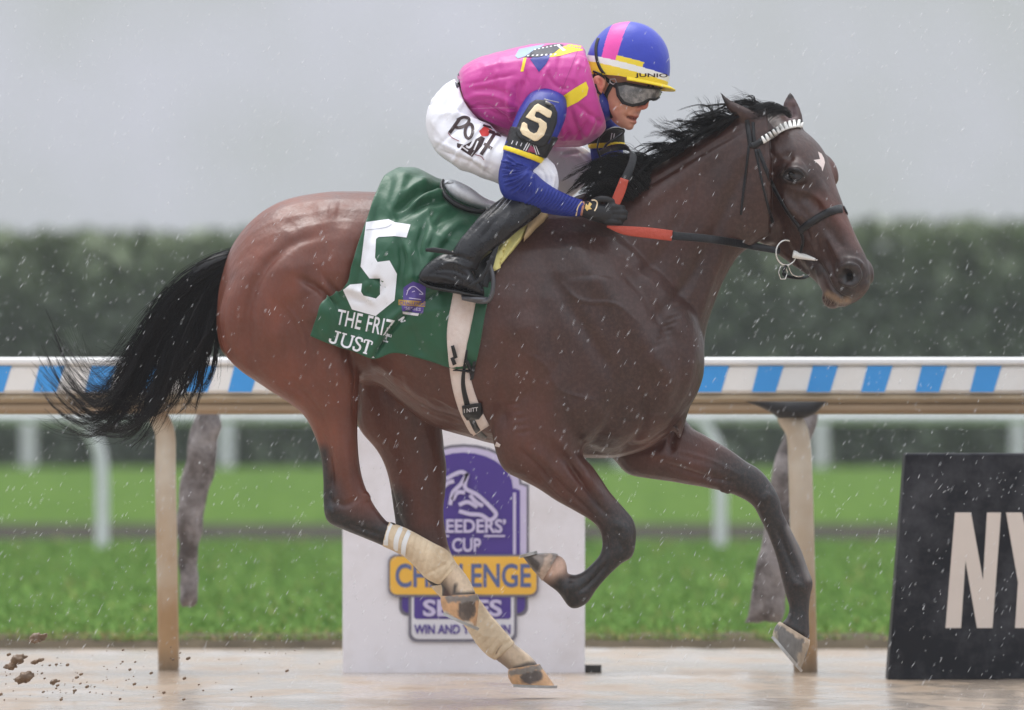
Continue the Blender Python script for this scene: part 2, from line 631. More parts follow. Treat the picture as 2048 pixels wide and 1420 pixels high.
def turf_mat(name, c0, c1, c2, edge=None):
    m = bpy.data.materials.new(name); m.use_nodes = True
    t = m.node_tree; L = t.links.new; b = t.nodes['Principled BSDF']
    co = t.nodes.new('ShaderNodeTexCoord')
    mp = t.nodes.new('ShaderNodeMapping'); mp.inputs['Scale'].default_value = (1.0, 0.028, 1)
    L(co.outputs['Object'], mp.inputs[0])
    n = t.nodes.new('ShaderNodeTexNoise'); n.inputs['Scale'].default_value = 7; n.inputs['Detail'].default_value = 7; n.inputs['Roughness'].default_value = .7
    L(mp.outputs[0], n.inputs['Vector'])
    cr = t.nodes.new('ShaderNodeValToRGB')
    cr.color_ramp.elements[0].position = 0.33; cr.color_ramp.elements[0].color = (*c0, 1)
    cr.color_ramp.elements[1].position = 0.68; cr.color_ramp.elements[1].color = (*c2, 1)
    e = cr.color_ramp.elements.new(0.5); e.color = (*c1, 1)
    L(n.outputs['Fac'], cr.inputs['Fac'])
    L(cr.outputs['Color'], b.inputs['Base Color'])
    b.inputs['Roughness'].default_value = 0.9; b.inputs['Specular IOR Level'].default_value = 0.0
    return m

def sheet(name, rows, xs, m, nx=24, noise_amp=0.0):
    """rows: (y, z) profile swept along x"""
    X = np.linspace(xs[0], xs[1], nx + 1)
    V = []; Fs = []
    for y, z in rows:
        for x in X:
            V.append((x, y, z + (noise_amp * vnoise((x, y, 0), 1.3) if noise_amp else 0)))
    k = nx + 1
    for i in range(len(rows) - 1):
        for j in range(nx):
            Fs.append((i * k + j, i * k + j + 1, (i + 1) * k + j + 1, (i + 1) * k + j))
    o = link(name, mesh(V, Fs), m)
    o['kind'] = 'structure'
    return o

TURF_Y, PATH0, PATH1, BANK, HEDGE_Y = 6.4, 42.9, 58.7, 95.0, 97.0
trk_m = ground_mat()
sheet('dirt_track', [(-34, 0), (-10, 0), (0, 0), (TURF_Y + .15, 0)], (-90, 90), trk_m, 8)
# churned mud standing out of a film of water round the finish
gx, gy = np.linspace(-4.2, 4.2, 230), np.linspace(-4.5, TURF_Y + .05, 230)
V = []; Fs = []
for yy in gy:
    for xx in gx:
        ed = min(1, (4.2 - abs(xx)) / .6, (yy + 4.5) / .6, (TURF_Y + .05 - yy) / .3)
        hh_ = .012 * vnoise((xx, yy, 0), .8, 4) + .010 * vnoise((xx, yy, 0), 2.4, 8) + .007 * vnoise((xx, yy, 0), 6.5, 1)
        V.append((xx, yy, .004 + max(0.0, hh_ - .004) * max(0, ed)))
k = len(gx)
for i in range(len(gy) - 1):
    for j in range(k - 1):
        Fs.append((i * k + j, i * k + j + 1, (i + 1) * k + j + 1, (i + 1) * k + j))
o_ = link('churned_mud', mesh(V, Fs), trk_m); o_['kind'] = 'structure'
g_near = turf_mat('turf_near', (0.056, 0.112, 0.028), (0.082, 0.150, 0.036), (0.120, 0.190, 0.048))
g_far = turf_mat('turf_far', (0.060, 0.112, 0.024), (0.085, 0.150, 0.032), (0.112, 0.180, 0.044))
soil = mat('turf_soil', (0.075, 0.058, 0.036), 0.9, 0.2, 0.5, 6)
# a low torn lip of soil where the turf begins
lip = []
X = np.linspace(-12, 12, 700)
V = []; Fs = []
for x in X:
    a = 0.05 * vnoise((x, 3, 0), 2.2) + 0.03 * vnoise((x, 9, 0), 9)
    h = 0.045 + 0.02 * vnoise((x, 5, 1), 6)
    V += [(x, TURF_Y - .02 + a, -0.02), (x, TURF_Y + .05 + a, h * .8), (x, TURF_Y + .4 + a * .5, h + .01), (x, TURF_Y + 1.0, 0.035)]
for i in range(len(X) - 1):
    for j in range(3):
        Fs.append((i * 4 + j, (i + 1) * 4 + j, (i + 1) * 4 + j + 1, i * 4 + j + 1))
tag(link('turf_edge', mesh(V, Fs), soil), kind='structure')
sheet('turf_course', [(TURF_Y + .25, 0.03), (12, 0.03), (25, 0.02), (PATH0, 0.012)], (-120, 120), g_near, 8)
sheet('gravel_path', [(PATH0 - .4, 0.008), (PATH1 + .4, 0.008)], (-140, 140),
      mat('gravel', (0.060, 0.053, 0.048), 0.9, 0.0, 0.35, 3), 8)
sheet('inner_turf', [(PATH1, 0.012), (68, 0.10), (80, 0.30), (BANK, 0.54), (120, 0.56), (300, 0.6), (800, 0.6)], (-260, 260), g_far, 8)

# grass blades along the near turf, thinning with distance
def blades():
    n = 110000
    u = rng.random(n) ** 2.0
    y = TURF_Y + 0.1 + u * 35.0
    x = (rng.random(n) * 2 - 1) * (2.6 + 0.05 * y)
    clump = np.array([vnoise((a, b, 0), 2.3) for a, b in zip(x, y)])
    keep = rng.random(n) < 0.75 + clump
    x, y, clump = x[keep], y[keep], clump[keep]; n = len(x)
    h = (0.014 + 0.026 * rng.random(n)) * (1 + 0.3 * clump) * (1 + (y - TURF_Y) * .012)
    wd = (0.0028 + 0.0034 * rng.random(n)) * (1 + (y - TURF_Y) * .045)
    an = rng.random(n) * math.pi
    lx, ly = rng.normal(0, .022, n), rng.normal(0, .022, n)
    dx, dy = np.cos(an) * wd, np.sin(an) * wd
    z0 = np.full(n, 0.025)
    A = np.stack([x - dx, y - dy, z0], 1); B = np.stack([x + dx, y + dy, z0], 1)
    C = np.stack([x + lx * .4 + dx * .7, y + ly * .4 + dy * .7, z0 + h * .6], 1); Dd = np.stack([x + lx * .4 - dx * .7, y + ly * .4 - dy * .7, z0 + h * .6], 1)
    E = np.stack([x + lx, y + ly, z0 + h], 1)
    V = np.stack([A, B, C, Dd, E], 1).reshape(-1, 3)
    b = (np.arange(n) * 5)[:, None]
    T = np.concatenate([b + [0, 1, 2], b + [0, 2, 3], b + [3, 2, 4]], 0)
    me = mesh_np(V, T)
    base = np.array([[0.150, 0.275, 0.068], [0.205, 0.335, 0.085], [0.33, 0.33, 0.11], [0.37, 0.27, 0.13]])
    # straw-coloured towards the worn edge
    k = np.clip((y - TURF_Y) / 2.4, 0, 1)
    pick = np.where(rng.random(n) < 0.42 * (1 - k) + .04, 2 + (rng.random(n) < .45), (rng.random(n) < .5)).astype(int)
    Cc = base[pick] * (0.88 + 0.24 * rng.random((n, 1)))
    colattr(me, np.repeat(Cc, 5, 0))
    o = link('grass', me, mat('grass_blades', (0.1, 0.2, 0.05), 0.8, 0.05, 0.1, 4, attr='Col'))
    o['kind'] = 'stuff'
blades()

# ------------------------------------------------------------------ hedge
def hedge():
    n = 52000
    x = (rng.random(n) * 2 - 1) * 34
    face = rng.random(n)
    H = np.array([4.10 + 0.07 * vnoise((a, 0, 0), .22) + 0.08 * vnoise((a, 7, 0), .9) + .20 * max(0, min(1, a / 7)) for a in x])
    top = face > 0.72
    z = np.where(top, H + rng.normal(0, .07, n), 0.5 + (H - .5) * rng.random(n))
    y = HEDGE_Y + np.where(top, rng.random(n) * 3.2, rng.normal(0, .16, n) + 0.25)
    s = 0.10 + 0.13 * rng.random(n)
    c = np.stack([x, y, z], 1)
    a = rng.normal(size=(n, 3)); a /= np.linalg.norm(a, axis=1)[:, None]
    bvec = np.cross(a, rng.normal(size=(n, 3))); bvec /= np.linalg.norm(bvec, axis=1)[:, None]
    V = np.stack([c - a * s[:, None], c + bvec * s[:, None] * .6, c + a * s[:, None], c - bvec * s[:, None] * .6], 1).reshape(-1, 3)
    me = mesh_np(V, np.arange(n * 4).reshape(n, 4))
    nzv = np.array([vnoise((p[0], p[1], p[2]), .5) for p in c])
    hi = np.clip((z - H + 1.1) / 1.1, 0, 1)            # lighter towards the clipped top
    C = np.array([0.108, 0.132, 0.092]) * (1 + .25 * nzv)[:, None] * (.85 + .3 * rng.random((n, 1)))
    C = C * (1 - .65 * hi[:, None]) + np.array([0.23, 0.275, 0.155]) * (.65 * hi[:, None]) * (.85 + .3 * rng.random((n, 1)))
    colattr(me, np.repeat(np.clip(C, .004, 1), 4, 0))
    r = empty('hedge', (0, HEDGE_Y, 0.5), 'tall clipped dark green hedge running across behind both rails', 'hedge')
    link('foliage', me, mat('hedge_leaves', (0, 0, 0), 0.75, 0.25, 0.1, 3, attr='Col'), r)
    # the twiggy inside
    nx, nzn = 120, 10
    V = []; Fs = []
    prof = [(.55, 0.3), (.35, 1.2), (.3, 2.4), (.35, 3.6), (.8, 4.02), (3.0, 4.02), (3.2, .3)]
    X = np.linspace(-34, 34, nx)
    for xx in X:
        for py_, pz in prof:
            V.append((xx, HEDGE_Y + py_ + .1 * vnoise((xx, pz, 0), .9), pz + .12 * vnoise((xx, pz, 4), .8)))
    k = len(prof)
    for i in range(nx - 1):
        for j in range(k - 1):
            Fs.append((i * k + j, (i + 1) * k + j, (i + 1) * k + j + 1, i * k + j + 1))
    Fs.append(tuple(range(k))[::-1]); Fs.append(tuple((nx - 1) * k + j for j in range(k)))
    link('twig_core', mesh(V, Fs), mat('hedge_core', (0.06, 0.072, 0.056), 0.9, 0.1, 0.4, 2), r)
hedge()

# ------------------------------------------------------------------ rails
white_pl = mat('white_plastic', (0.74, 0.73, 0.80), 0.35, 0.5, 0.05, 3, dirt=(0.35, 0.27, 0.19), dirt_scale=2.5, dirt_amt=.25)
clean_w = mat('white_panel', (0.86, 0.86, 0.86), 0.3, 0.5, 0.04, 3)
cream = mat('cream_panel', (0.86, 0.84, 0.81), 0.35, 0.5, 0.04, 4, dirt=(.6, .52, .42), dirt_scale=6, dirt_amt=.2)
blue_s = mat('blue_print', srgb(66, 156, 228), 0.35, 0.5, 0.05, 4)
mud_w = mat('muddy_beam', (0.42, 0.33, 0.22), 0.6, 0.4, 0.2, 4, dirt=(0.2, 0.13, 0.075), dirt_scale=2.0, dirt_amt=.6)
RY = 3.2
def z_at(py, y): return HC + (YH - py) * (D + y) / F
def x_at(px, y): return (px - 1024) * (D + y) / F
rail = empty('rail_fence', (0, RY, 0), 'near white rail with slanted blue stripes over muddy cream posts', 'rail')
X0, X1 = -9.0, 9.0
zt, zb = z_at(714.5, RY), z_at(787, RY)
zs_t, zs_b = z_at(731, RY), z_at(784, RY)
def rail_bar(lo, hi, bev=.012):
    mb = MB(); (x0, y0, z0), (x1, y1, z1) = lo, hi
    ring = [(y0 + bev, z0), (y1 - bev, z0), (y1, z0 + bev), (y1, z1 - bev), (y1 - bev, z1), (y0 + bev, z1), (y0, z1 - bev), (y0, z0 + bev)]
    V, Fs = rings([np.array([(x, a, b) for a, b in ring]) for x in np.linspace(x0, x1, 3)])
    return mb.add(V, Fs).mesh()
link('rail_panel', rail_bar((X0, RY, zb), (X1, RY + .05, zs_t)), cream, rail, False)
link('top_cap', rail_bar((X0, RY - .012, zs_t + .001), (X1, RY + .09, zt), .008), clean_w, rail, False)
link('under_beam', rail_bar((X0, RY + .004, z_at(806, RY)), (X1, RY + .16, zb - .001), .015), mud_w, rail, False)
link('lower_beam', rail_bar((X0, RY + .012, z_at(828, RY)), (X1, RY + .20, z_at(806.5, RY)), .015), mat('muddy_timber', (0.36, 0.26, 0.165), 0.6, 0.4, 0.2, 4, dirt=(0.2, 0.13, 0.075), dirt_scale=2.0, dirt_amt=.6), rail, False)
starts = [-148, -40, 66, 170, 272, 368, 456] + [456 + 104.3 * k for k in range(1, 9)] + [1395 + 109 * k for k in range(0, 12)] + [-148 - 107 * k for k in range(1, 6)]
stripe_me = None
for s in starts:
    V = [(x_at(s, RY), RY - .003, zs_b), (x_at(s + 47, RY), RY - .003, zs_b), (x_at(s + 63, RY), RY - .003, zs_t - .0015), (x_at(s + 13, RY), RY - .003, zs_t - .0015)]
    V += [(x, RY + .004, z) for x, y, z in V]
    link('stripe', mesh(V, [(0, 1, 2, 3), (0, 4, 5, 1), (1, 5, 6, 2), (2, 6, 7, 3), (3, 7, 4, 0), (7, 6, 5, 4)]), blue_s, rail, False)
post_m = mat('muddy_post', (0.56, 0.47, 0.35), 0.45, 0.4, 0.08, 5, attr='Col')
def rail_post(px_top, px_mid, px_bot, y, w_px, ybase):
    r = w_px / 2 * (D + y) / F
    pts = [P(px_top - 3, 827, y + .03), P(px_top, 836, y), P((px_top + px_mid) / 2 + 6, 870, y), P(px_mid, 950, y), P((px_mid + px_bot) / 2, 1150, y), (x_at(px_bot, y), y, -0.05)]
    V, Fs = tube(pts, [r * .9, r * .95, r * .95, r, r, r], 14, 14)
    me = MB().add(V, Fs).mesh(); Vv = getV(me)
    hgt = np.clip(1 - Vv[:, 2] / .62, 0, 1)                 # mud thrown up from the track
    sp = np.array([vnoise(q, 7, px_bot) + .6 * vnoise(q, 22, 3) for q in Vv])
    f = np.clip(hgt * .95 + .35 * sp + .22, 0, 1)[:, None]; lowb = np.clip(1 - Vv[:, 2] / .10, 0, 1)[:, None]
    Cc = np.array([.60, .53, .43]) * (1 - f) + np.array([.40, .245, .12]) * f
    Cc = Cc * (1 - lowb) + np.array([.17, .12, .075]) * lowb
    colattr(me, Cc)
    return link('post', me, post_m, rail)
rail_post(318, 331, 338, 3.34, 43, 1335)
rail_post(1578, 1601, 1612, 3.1, 48, 1360)
rail_post(-950, -938, -930, 3.3, 44, 1345); rail_post(2850, 2870, 2880, 2.9, 44, 1345)
# dark clamp under the right post head
mb = MB(); mb.add(*loft_px([((1490, 803), (1655, 803), .05, 3.06), ((1515, 812), (1645, 812), .06, 3.06), ((1540, 824), (1632, 826), .06, 3.06), ((1556, 836), (1612, 836), .05, 3.07)], 12, 3, 3))
link('post_bracket', mb.mesh(), mat('black_rubber', (0.03, 0.03, 0.032), 0.6, 0.3), rail)

# mud-caked cloth-wrapped struts beside the posts
wrap_m = mat('muddy_cloth', (0.115, 0.098, 0.095), 0.75, 0.3, 0.6, 9, bump=.6, bscale=25, dirt=(0.40, 0.37, 0.37), dirt_scale=7, dirt_amt=.95)
def strut(st, label, seed):
    mb = MB(); mb.add(*loft_px(st, 22, 8, 2.3))
    me = mb.mesh(); V = getV(me); N = getN(me)
    d = np.array([vnoise(v, 9, seed) * .014 + vnoise((v[0] * 2, v[1], v[2] - v[0] * 1.5), 17, seed) * .009 for v in V])
    setV(me, V + N * d[:, None])
    o = link('wrapped_strut', me, wrap_m)
    tag(o, label, 'strut', 'wrapped struts behind the rail posts')
strut([((396, 815), (436, 818), .03, 4.0), ((384, 845), (442, 848), .045, 4.0), ((377, 885), (439, 883), .05, 4.0), ((361, 956), (426, 945), .05, 4.0), ((355, 1046), (408, 1030), .05, 4.0),
       ((356, 1110), (399, 1105), .042, 4.0), ((357, 1160), (398, 1164), .04, 4.0), ((359, 1198), (392, 1200), .035, 4.0), ((366, 1212), (384, 1212), .02, 4.0)],
      'grey mud-caked wrapped strut hanging right of the left rail post', 1)
strut([((1606, 815), (1640, 818), .03, 4.0), ((1585, 850), (1632, 852), .045, 4.0), ((1563, 880), (1622, 890), .05, 4.0), ((1543, 951), (1606, 960), .05, 4.0), ((1532, 1046), (1590, 1050), .05, 4.0),
       ((1522, 1110), (1580, 1120), .045, 4.0), ((1511, 1165), (1576, 1172), .05, 4.0), ((1500, 1215), (1574, 1222), .05, 4.0), ((1486, 1246), (1560, 1244), .03, 4.0)],
      'grey mud-caked wrapped strut with flared foot behind the right rail post', 5)

# white turf rail further out
def thin_rail(name, y, py_rail, r_rail, posts, ground_z, label, lean=True):
    rt = empty(name, (0, y, ground_z), label, 'rail')
    zr = z_at(py_rail, y)
    V, Fs = tube([(-40, y, zr), (0, y, zr), (40, y, zr)], r_rail, 12, 2, up=(0, 0, 1))
    link('rail_tube', MB().add(V, Fs).mesh(), white_pl, rt)
    for px, off, r in posts:
        x = x_at(px, y)
        if off:
            pts = [(x - off, y, zr), (x - off * .55, y + .01, zr - .07), (x - off * .12, y + .02, zr - .25), (x, y + .02, zr - .5), (x, y + .02, ground_z - .05)]
        else:
            pts = [(x, y, zr - .01), (x, y, zr - .3), (x, y, ground_z - .05)]
        V, Fs = tube(pts, r, 12, 5)
        link('post', MB().add(V, Fs).mesh(), white_pl, rt)
thin_rail('turf_rail', 36.2, 834, .045, [(204 + 1237 * k, .24, .05) for k in range(-3, 5)], 0.012, 'white turf rail on curved white posts, middle one of three rails')
thin_rail('far_rail', 95.0, 838, .05, [(57 + 396 * k, 0, .11) for k in range(-5, 11)], 0.54, 'farthest pale rail on straight posts at the foot of the hedge')

# ------------------------------------------------------------------ white event board
sign_m = mat('board_white', (0.82, 0.79, 0.83), 0.35, 0.5, 0.04, 2.5, dirt=(0.50, 0.43, 0.38), dirt_scale=2.2, dirt_amt=.42)
purple = mat('purple_print', srgb(78, 58, 140), 0.4, 0.5, 0.06, 6)
yellow_p = mat('yellow_print', srgb(238, 184, 72), 0.4, 0.5, 0.05, 6)
bluet = mat('blue_lettering', srgb(88, 104, 150), 0.4, 0.5, 0.04, 6)
lav = mat('lavender_print', srgb(200, 190, 220), 0.4, 0.5, 0.04, 6)
greyl = mat('grey_outline', srgb(120, 116, 128), 0.4, 0.5, 0.04, 6)
whitep = mat('white_print', (0.74, 0.72, 0.76), 0.4, 0.5, 0.03, 6)
SY = 3.0
board = empty('event_board', (x_at(929, SY), SY, 0), 'white board with purple arched emblem and yellow CHALLENGE band below the rail', 'sign')
mb = MB(); mb.box((x_at(685, SY), SY, 0.0), (x_at(1170, SY), SY + .16, z_at(855, SY)))
b_ = link('panel', mb.mesh(), sign_m, board, False)
bv = b_.modifiers.new('b', 'BEVEL'); bv.width = .006; bv.segments = 2
mb = MB(); mb.box((x_at(1160, SY), SY + .03, 0.0), (x_at(1203, SY), SY + .10, z_at(1331, SY)))
link('foot', mb.mesh(), M.setdefault('blk', mat('black_foot', (0.035, 0.033, 0.03), 0.6, 0.3)), board, False)
def plate(name, splines, lay, m, parent, y0, th=.0012):
    V, Fs = flat_curves(splines)
    yy = y0 - .0015 * lay
    W = [P(a, b, yy) for a, b in V]
    return link(name, mesh(W, [f[::-1] for f in Fs]), m, parent, False)
def plate_text(body, box, lay, m, parent, y0, bold=0.0, name='lettering', quad=None):
    V, Fs = flat_text(body, bold)
    x0, y0_, x1, y1 = box
    V = quadmap(V, quad or [(x0, y0_), (x1, y0_), (x1, y1), (x0, y1)])
    yy = y0 - .0015 * lay
    return link(name, mesh([P(a, b, yy) for a, b in V], Fs), m, parent, False)
def arch(x0, x1, yt, yb, rise, n=14):
    cx, hw = (x0 + x1) / 2, (x1 - x0) / 2
    sh = yt + rise
    pts = [(x0, yb), (x0, sh + 4), (x0 + 10, sh)]
    for i in range(n + 1):
        a = math.pi - math.pi * i / n
        pts.append((cx + (hw - 14) * math.cos(a), sh - rise * math.sin(a)))
    pts += [(x1 - 10, sh), (x1, sh + 4), (x1, yb)]
    return pts
def rrect(x0, y0, x1, y1, r=12, n=4):
    out = []
    for cx, cy, a0 in ((x1 - r, y0 + r, -90), (x1 - r, y1 - r, 0), (x0 + r, y1 - r, 90), (x0 + r, y0 + r, 180)):
        for i in range(n + 1):
            a = math.radians(a0 + 90 * i / n); out.append((cx + r * math.cos(a), cy + r * math.sin(a)))
    return out
bx0, bx1 = 806, 1050
plate('emblem_edge', [arch(bx0 - 8, bx1 + 8, 888, 1180, 78)], 1, greyl, board, SY)
plate('emblem_edge', [arch(bx0 - 3, bx1 + 3, 894, 1180, 76)], 2, lav, board, SY)
plate('emblem', [arch(bx0 + 8, bx1 - 10, 905, 1180, 72)], 3, purple, board, SY)
for xx in (bx0 + 16, bx1 - 24):
    plate('emblem_line', [[(xx, 985), (xx + 6, 985), (xx + 6, 1110), (xx, 1110)]], 4, lav, board, SY)
plate('emblem_edge', [rrect(798, 1170, 1056, 1232, 16)], 1, greyl, board, SY)
plate('emblem_base', [rrect(804, 1172, 1050, 1226, 14)], 4, purple, board, SY)
plate('emblem_edge', [rrect(817, 1180, 1034, 1284, 16)], 5, greyl, board, SY)
plate('emblem_panel', [rrect(823, 1180, 1028, 1278, 14)], 6, whitep, board, SY)
plate('emblem_base', [rrect(828, 1185, 1022, 1238, 6)], 7, purple, board, SY)
plate('band_edge', [rrect(776, 1109, 1077, 1194, 16)], 8, greyl, board, SY)
plate('band', [rrect(780, 1113, 1073, 1189, 14)], 9, yellow_p, board, SY)
plate_text('CHALLENGE', (791, 1127, 1062, 1175), 10, bluet, board, SY, .02)
plate_text('SERIES', (846, 1199, 1004, 1233), 10, lav, board, SY, .03)
plate_text('WIN AND YOU’RE IN', (828, 1249, 1021, 1268), 10, purple, board, SY, .03)
plate_text('BREEDERS’', (852, 1038, 1012, 1066), 10, lav, board, SY, .03)
plate_text('CUP', (904, 1076, 962, 1104), 10, lav, board, SY, .03)
for a, b in ((858, 898), (968, 1010)):
    plate('emblem_line', [[(a, 1070), (b, 1070), (b, 1074), (a, 1074)]], 10, lav, board, SY)
horse_lines = [[(900, 1010), (906, 985), (922, 968), (935, 948), (930, 975), (955, 990), (985, 1018), (992, 1030), (980, 1040), (962, 1030), (940, 1028), (918, 1022)],
               [(892, 958), (910, 948), (924, 944), (935, 950)], [(905, 1000), (915, 985), (930, 985)], [(940, 990), (952, 1004), (966, 1012)], [(886, 975), (896, 966), (908, 962)], [(918, 1010), (935, 1004), (955, 1014)]]
for h in horse_lines:
    V, Fs = strokeflat(h, 8)
    link('emblem_horse', mesh([P(a, b, SY - .0155) for a, b in V], [f[::-1] for f in Fs]), lav, board, False)

# ------------------------------------------------------------------ black board
BY = 2.2
nyb = empty('letter_board', (x_at(1960, BY), BY, 0), 'black board with tall cream capital letters N Y at the right', 'sign')
blk = mat('black_board', (0.009, 0.010, 0.015), 0.5, 0.22, 0.3, 3, dirt=(0.12, 0.12, 0.13), dirt_scale=3.2, dirt_amt=.5, rvar=.1)
q = [(1811, 906), (2500, 906), (2500, 1366), (1775, 1366)]
V = [P(a, b, BY) for a, b in q]; V[2][2] = V[3][2] = 0.0
V += [v + np.array([0, .18, 0]) for v in V]
pn = link('panel', mesh(V, [(3, 2, 1, 0), (4, 5, 6, 7), (0, 1, 5, 4), (1, 2, 6, 5), (2, 3, 7, 6), (3, 0, 4, 7)]), blk, nyb, False)
bv = pn.modifiers.new('b', 'BEVEL'); bv.width = .008; bv.segments = 2
creml = mat('cream_letters', (0.66, 0.58, 0.52), 0.4, 0.4, 0.05, 4)
plate('letter', [[(1910, 1025), (1942, 1025), (1966, 1160), (1974, 1025), (2002, 1025), (1985, 1256), (1954, 1256), (1931, 1122), (1922, 1256), (1891, 1256)]], 1, creml, nyb, BY)
plate('letter', [[(2012, 1025), (2044, 1025), (2061, 1110), (2078, 1025), (2112, 1025), (2076, 1170), (2070, 1256), (2030, 1256), (2036, 1165)]], 1, creml, nyb, BY)

# ------------------------------------------------------------------ rain haze
mb = MB(); mb.box((-275, -38, -1.2), (275, 815, 6.2))
hz = link('haze', mb.mesh(), None, None, False); hz['kind'] = 'stuff'
hm = bpy.data.materials.new('rain_haze'); hm.use_nodes = True
t = hm.node_tree; t.nodes.clear()
ho = t.nodes.new('ShaderNodeOutputMaterial'); hv = t.nodes.new('ShaderNodeVolumePrincipled')
hv.inputs['Color'].default_value = (0.9, 0.94, 1.0, 1); hv.inputs['Density'].default_value = 0.0005
hv.inputs['Anisotropy'].default_value = 0.2
t.links.new(hv.outputs[0], ho.inputs['Volume'])
hz.data.materials.append(hm)
# ================================================================== THE HORSE
horse = empty('race_horse', (0.1, 0, 0), 'wet bay racehorse at full gallop, all hooves off the ground, white star on forehead', 'horse')
HB = MB()
def LP(st, nseg=24, n=5, ex=2.0): HB.add(*loft_px(st, nseg, n, ex))
# trunk, rump to breast
LP([((434, 615), (434, 668), .05, 0), ((441, 560), (443, 700), .13, 0), ((464, 494), (466, 726), .20, 0), ((500, 444), (502, 752), .245, 0), ((540, 413), (545, 778), .272, 0), ((590, 393), (595, 792), .285, 0),
    ((660, 384), (670, 770), .285, 0), ((740, 384), (748, 768), .285, 0), ((800, 388), (800, 805), .295, 0), ((860, 398), (860, 849), .305, 0),
    ((930, 416), (930, 872), .31, 0), ((990, 425), (990, 888), .305, 0), ((1050, 424), (1050, 897), .295, 0), ((1110, 418), (1115, 908), .28, 0), ((1170, 420), (1180, 916), .27, 0),
    ((1230, 440), (1240, 914), .255, 0), ((1290, 490), (1300, 895), .235, 0), ((1345, 545), (1350, 856), .205, 0), ((1385, 605), (1388, 800), .16, 0), ((1402, 660), (1404, 758), .10, 0), ((1408, 690), (1408, 730), .04, 0)], 28, 5, 2.25)
# neck
LP([((1090, 440), (1360, 880), .17, 0), ((1140, 398), (1385, 800), .165, 0), ((1200, 376), (1406, 715), .14, 0), ((1260, 352), (1414, 655), .118, -.005), ((1320, 322), (1432, 598), .102, -.01), ((1380, 290), (1452, 552), .092, -.02),
    ((1435, 255), (1478, 512), .086, -.03), ((1490, 220), (1512, 488), .080, -.04), ((1535, 212), (1540, 470), .07, -.05)], 26, 5, 2.1)
# near hind
LP([((470, 520), (690, 440), .10, -.14), ((441, 600), (720, 540), .125, -.15), ((436, 655), (722, 645), .125, -.155), ((462, 722), (720, 735), .115, -.155), ((532, 777), (717, 795), .095, -.155), ((600, 822), (715, 850), .074, -.155),
    ((628, 870), (716, 897), .058, -.155), ((642, 915), (719, 930), .050, -.155), ((646, 960), (727, 962), .044, -.15), ((647, 1005), (741, 996), .045, -.15), ((655, 1043), (757, 1022), .044, -.15),
    ((692, 1062), (775, 1044), .036, -.15), ((767, 1093), (788, 1046), .031, -.15), ((805, 1110), (822, 1066), .029, -.15), ((840, 1142), (868, 1092), .034, -.15), ((856, 1157), (893, 1106), .036, -.15),
    ((878, 1166), (911, 1124), .034, -.15), ((884, 1174), (928, 1143), .034, -.15), ((884, 1190), (944, 1170), .038, -.15), ((885, 1199), (953, 1191), .044, -.15)], 20, 5, 2.1)
# far hind
LP([((600, 640), (800, 600), .10, .15), ((640, 720), (850, 690), .115, .15), ((690, 770), (880, 780), .10, .15), ((717, 855), (884, 850), .080, .15), ((752, 900), (889, 895), .064, .15), ((773, 942), (894, 935), .055, .15), ((782, 983), (892, 980), .05, .15),
    ((789, 1033), (888, 1030), .045, .15), ((797, 1075), (896, 1085), .042, .15), ((818, 1122), (908, 1118), .038, .15), ((852, 1160), (928, 1150), .033, .15), ((884, 1195), (948, 1185), .03, .15),
    ((908, 1222), (962, 1206), .03, .15), ((936, 1254), (976, 1226), .034, .15), ((956, 1284), (993, 1247), .036, .15), ((974, 1306), (1017, 1274), .034, .15), ((996, 1322), (1032, 1289), .032, .15), ((1014, 1336), (1060, 1312), .038, .15), ((1019, 1342), (1078, 1332), .045, .15)], 20, 5, 2.1)
# near fore
LP([((1060, 560), (1250, 560), .06, -.20), ((1015, 680), (1290, 680), .09, -.185), ((985, 790), (1270, 780), .095, -.175), ((985, 870), (1200, 862), .09, -.165), ((1004, 935), (1166, 905), .078, -.15), ((1042, 960), (1186, 933), .068, -.145), ((1076, 978), (1203, 958), .06, -.14), ((1113, 1001), (1217, 981), .053, -.14),
    ((1147, 1020), (1234, 1001), .047, -.14), ((1175, 1036), (1254, 1023), .043, -.14), ((1196, 1056), (1268, 1042), .044, -.14), ((1204, 1080), (1272, 1073), .044, -.14), ((1201, 1105), (1265, 1112), .041, -.14),
    ((1187, 1125), (1242, 1128), .034, -.14), ((1168, 1143), (1215, 1154), .028, -.14), ((1151, 1150), (1193, 1180), .029, -.14), ((1136, 1148), (1172, 1208), .037, -.14), ((1125, 1153), (1142, 1216), .038, -.14), ((1134, 1140), (1117, 1186), .033, -.14), ((1128, 1118), (1096, 1170), .036, -.14), ((1112, 1108), (1082, 1160), .045, -.14)], 20, 5, 2.1)
# far fore
LP([((1180, 780), (1330, 720), .09, .14), ((1170, 880), (1352, 790), .095, .14), ((1222, 914), (1378, 848), .08, .14), ((1254, 947), (1412, 872), .068, .14), ((1300, 958), (1442, 889), .058, .14), ((1350, 965), (1466, 903), .05, .14), ((1410, 975), (1492, 922), .045, .14), ((1455, 985), (1517, 937), .044, .14),
    ((1488, 999), (1540, 962), .044, .14), ((1508, 1015), (1557, 992), .043, .14), ((1521, 1039), (1567, 1028), .037, .14), ((1535, 1069), (1585, 1062), .031, .14), ((1549, 1106), (1602, 1098), .029, .14), ((1559, 1140), (1614, 1133), .033, .14),
    ((1566, 1170), (1626, 1165), .038, .14), ((1574, 1196), (1620, 1195), .034, .14), ((1579, 1215), (1618, 1225), .032, .14), ((1574, 1235), (1619, 1255), .038, .14), ((1563, 1246), (1620, 1280), .046, .14)], 20, 5, 2.1)
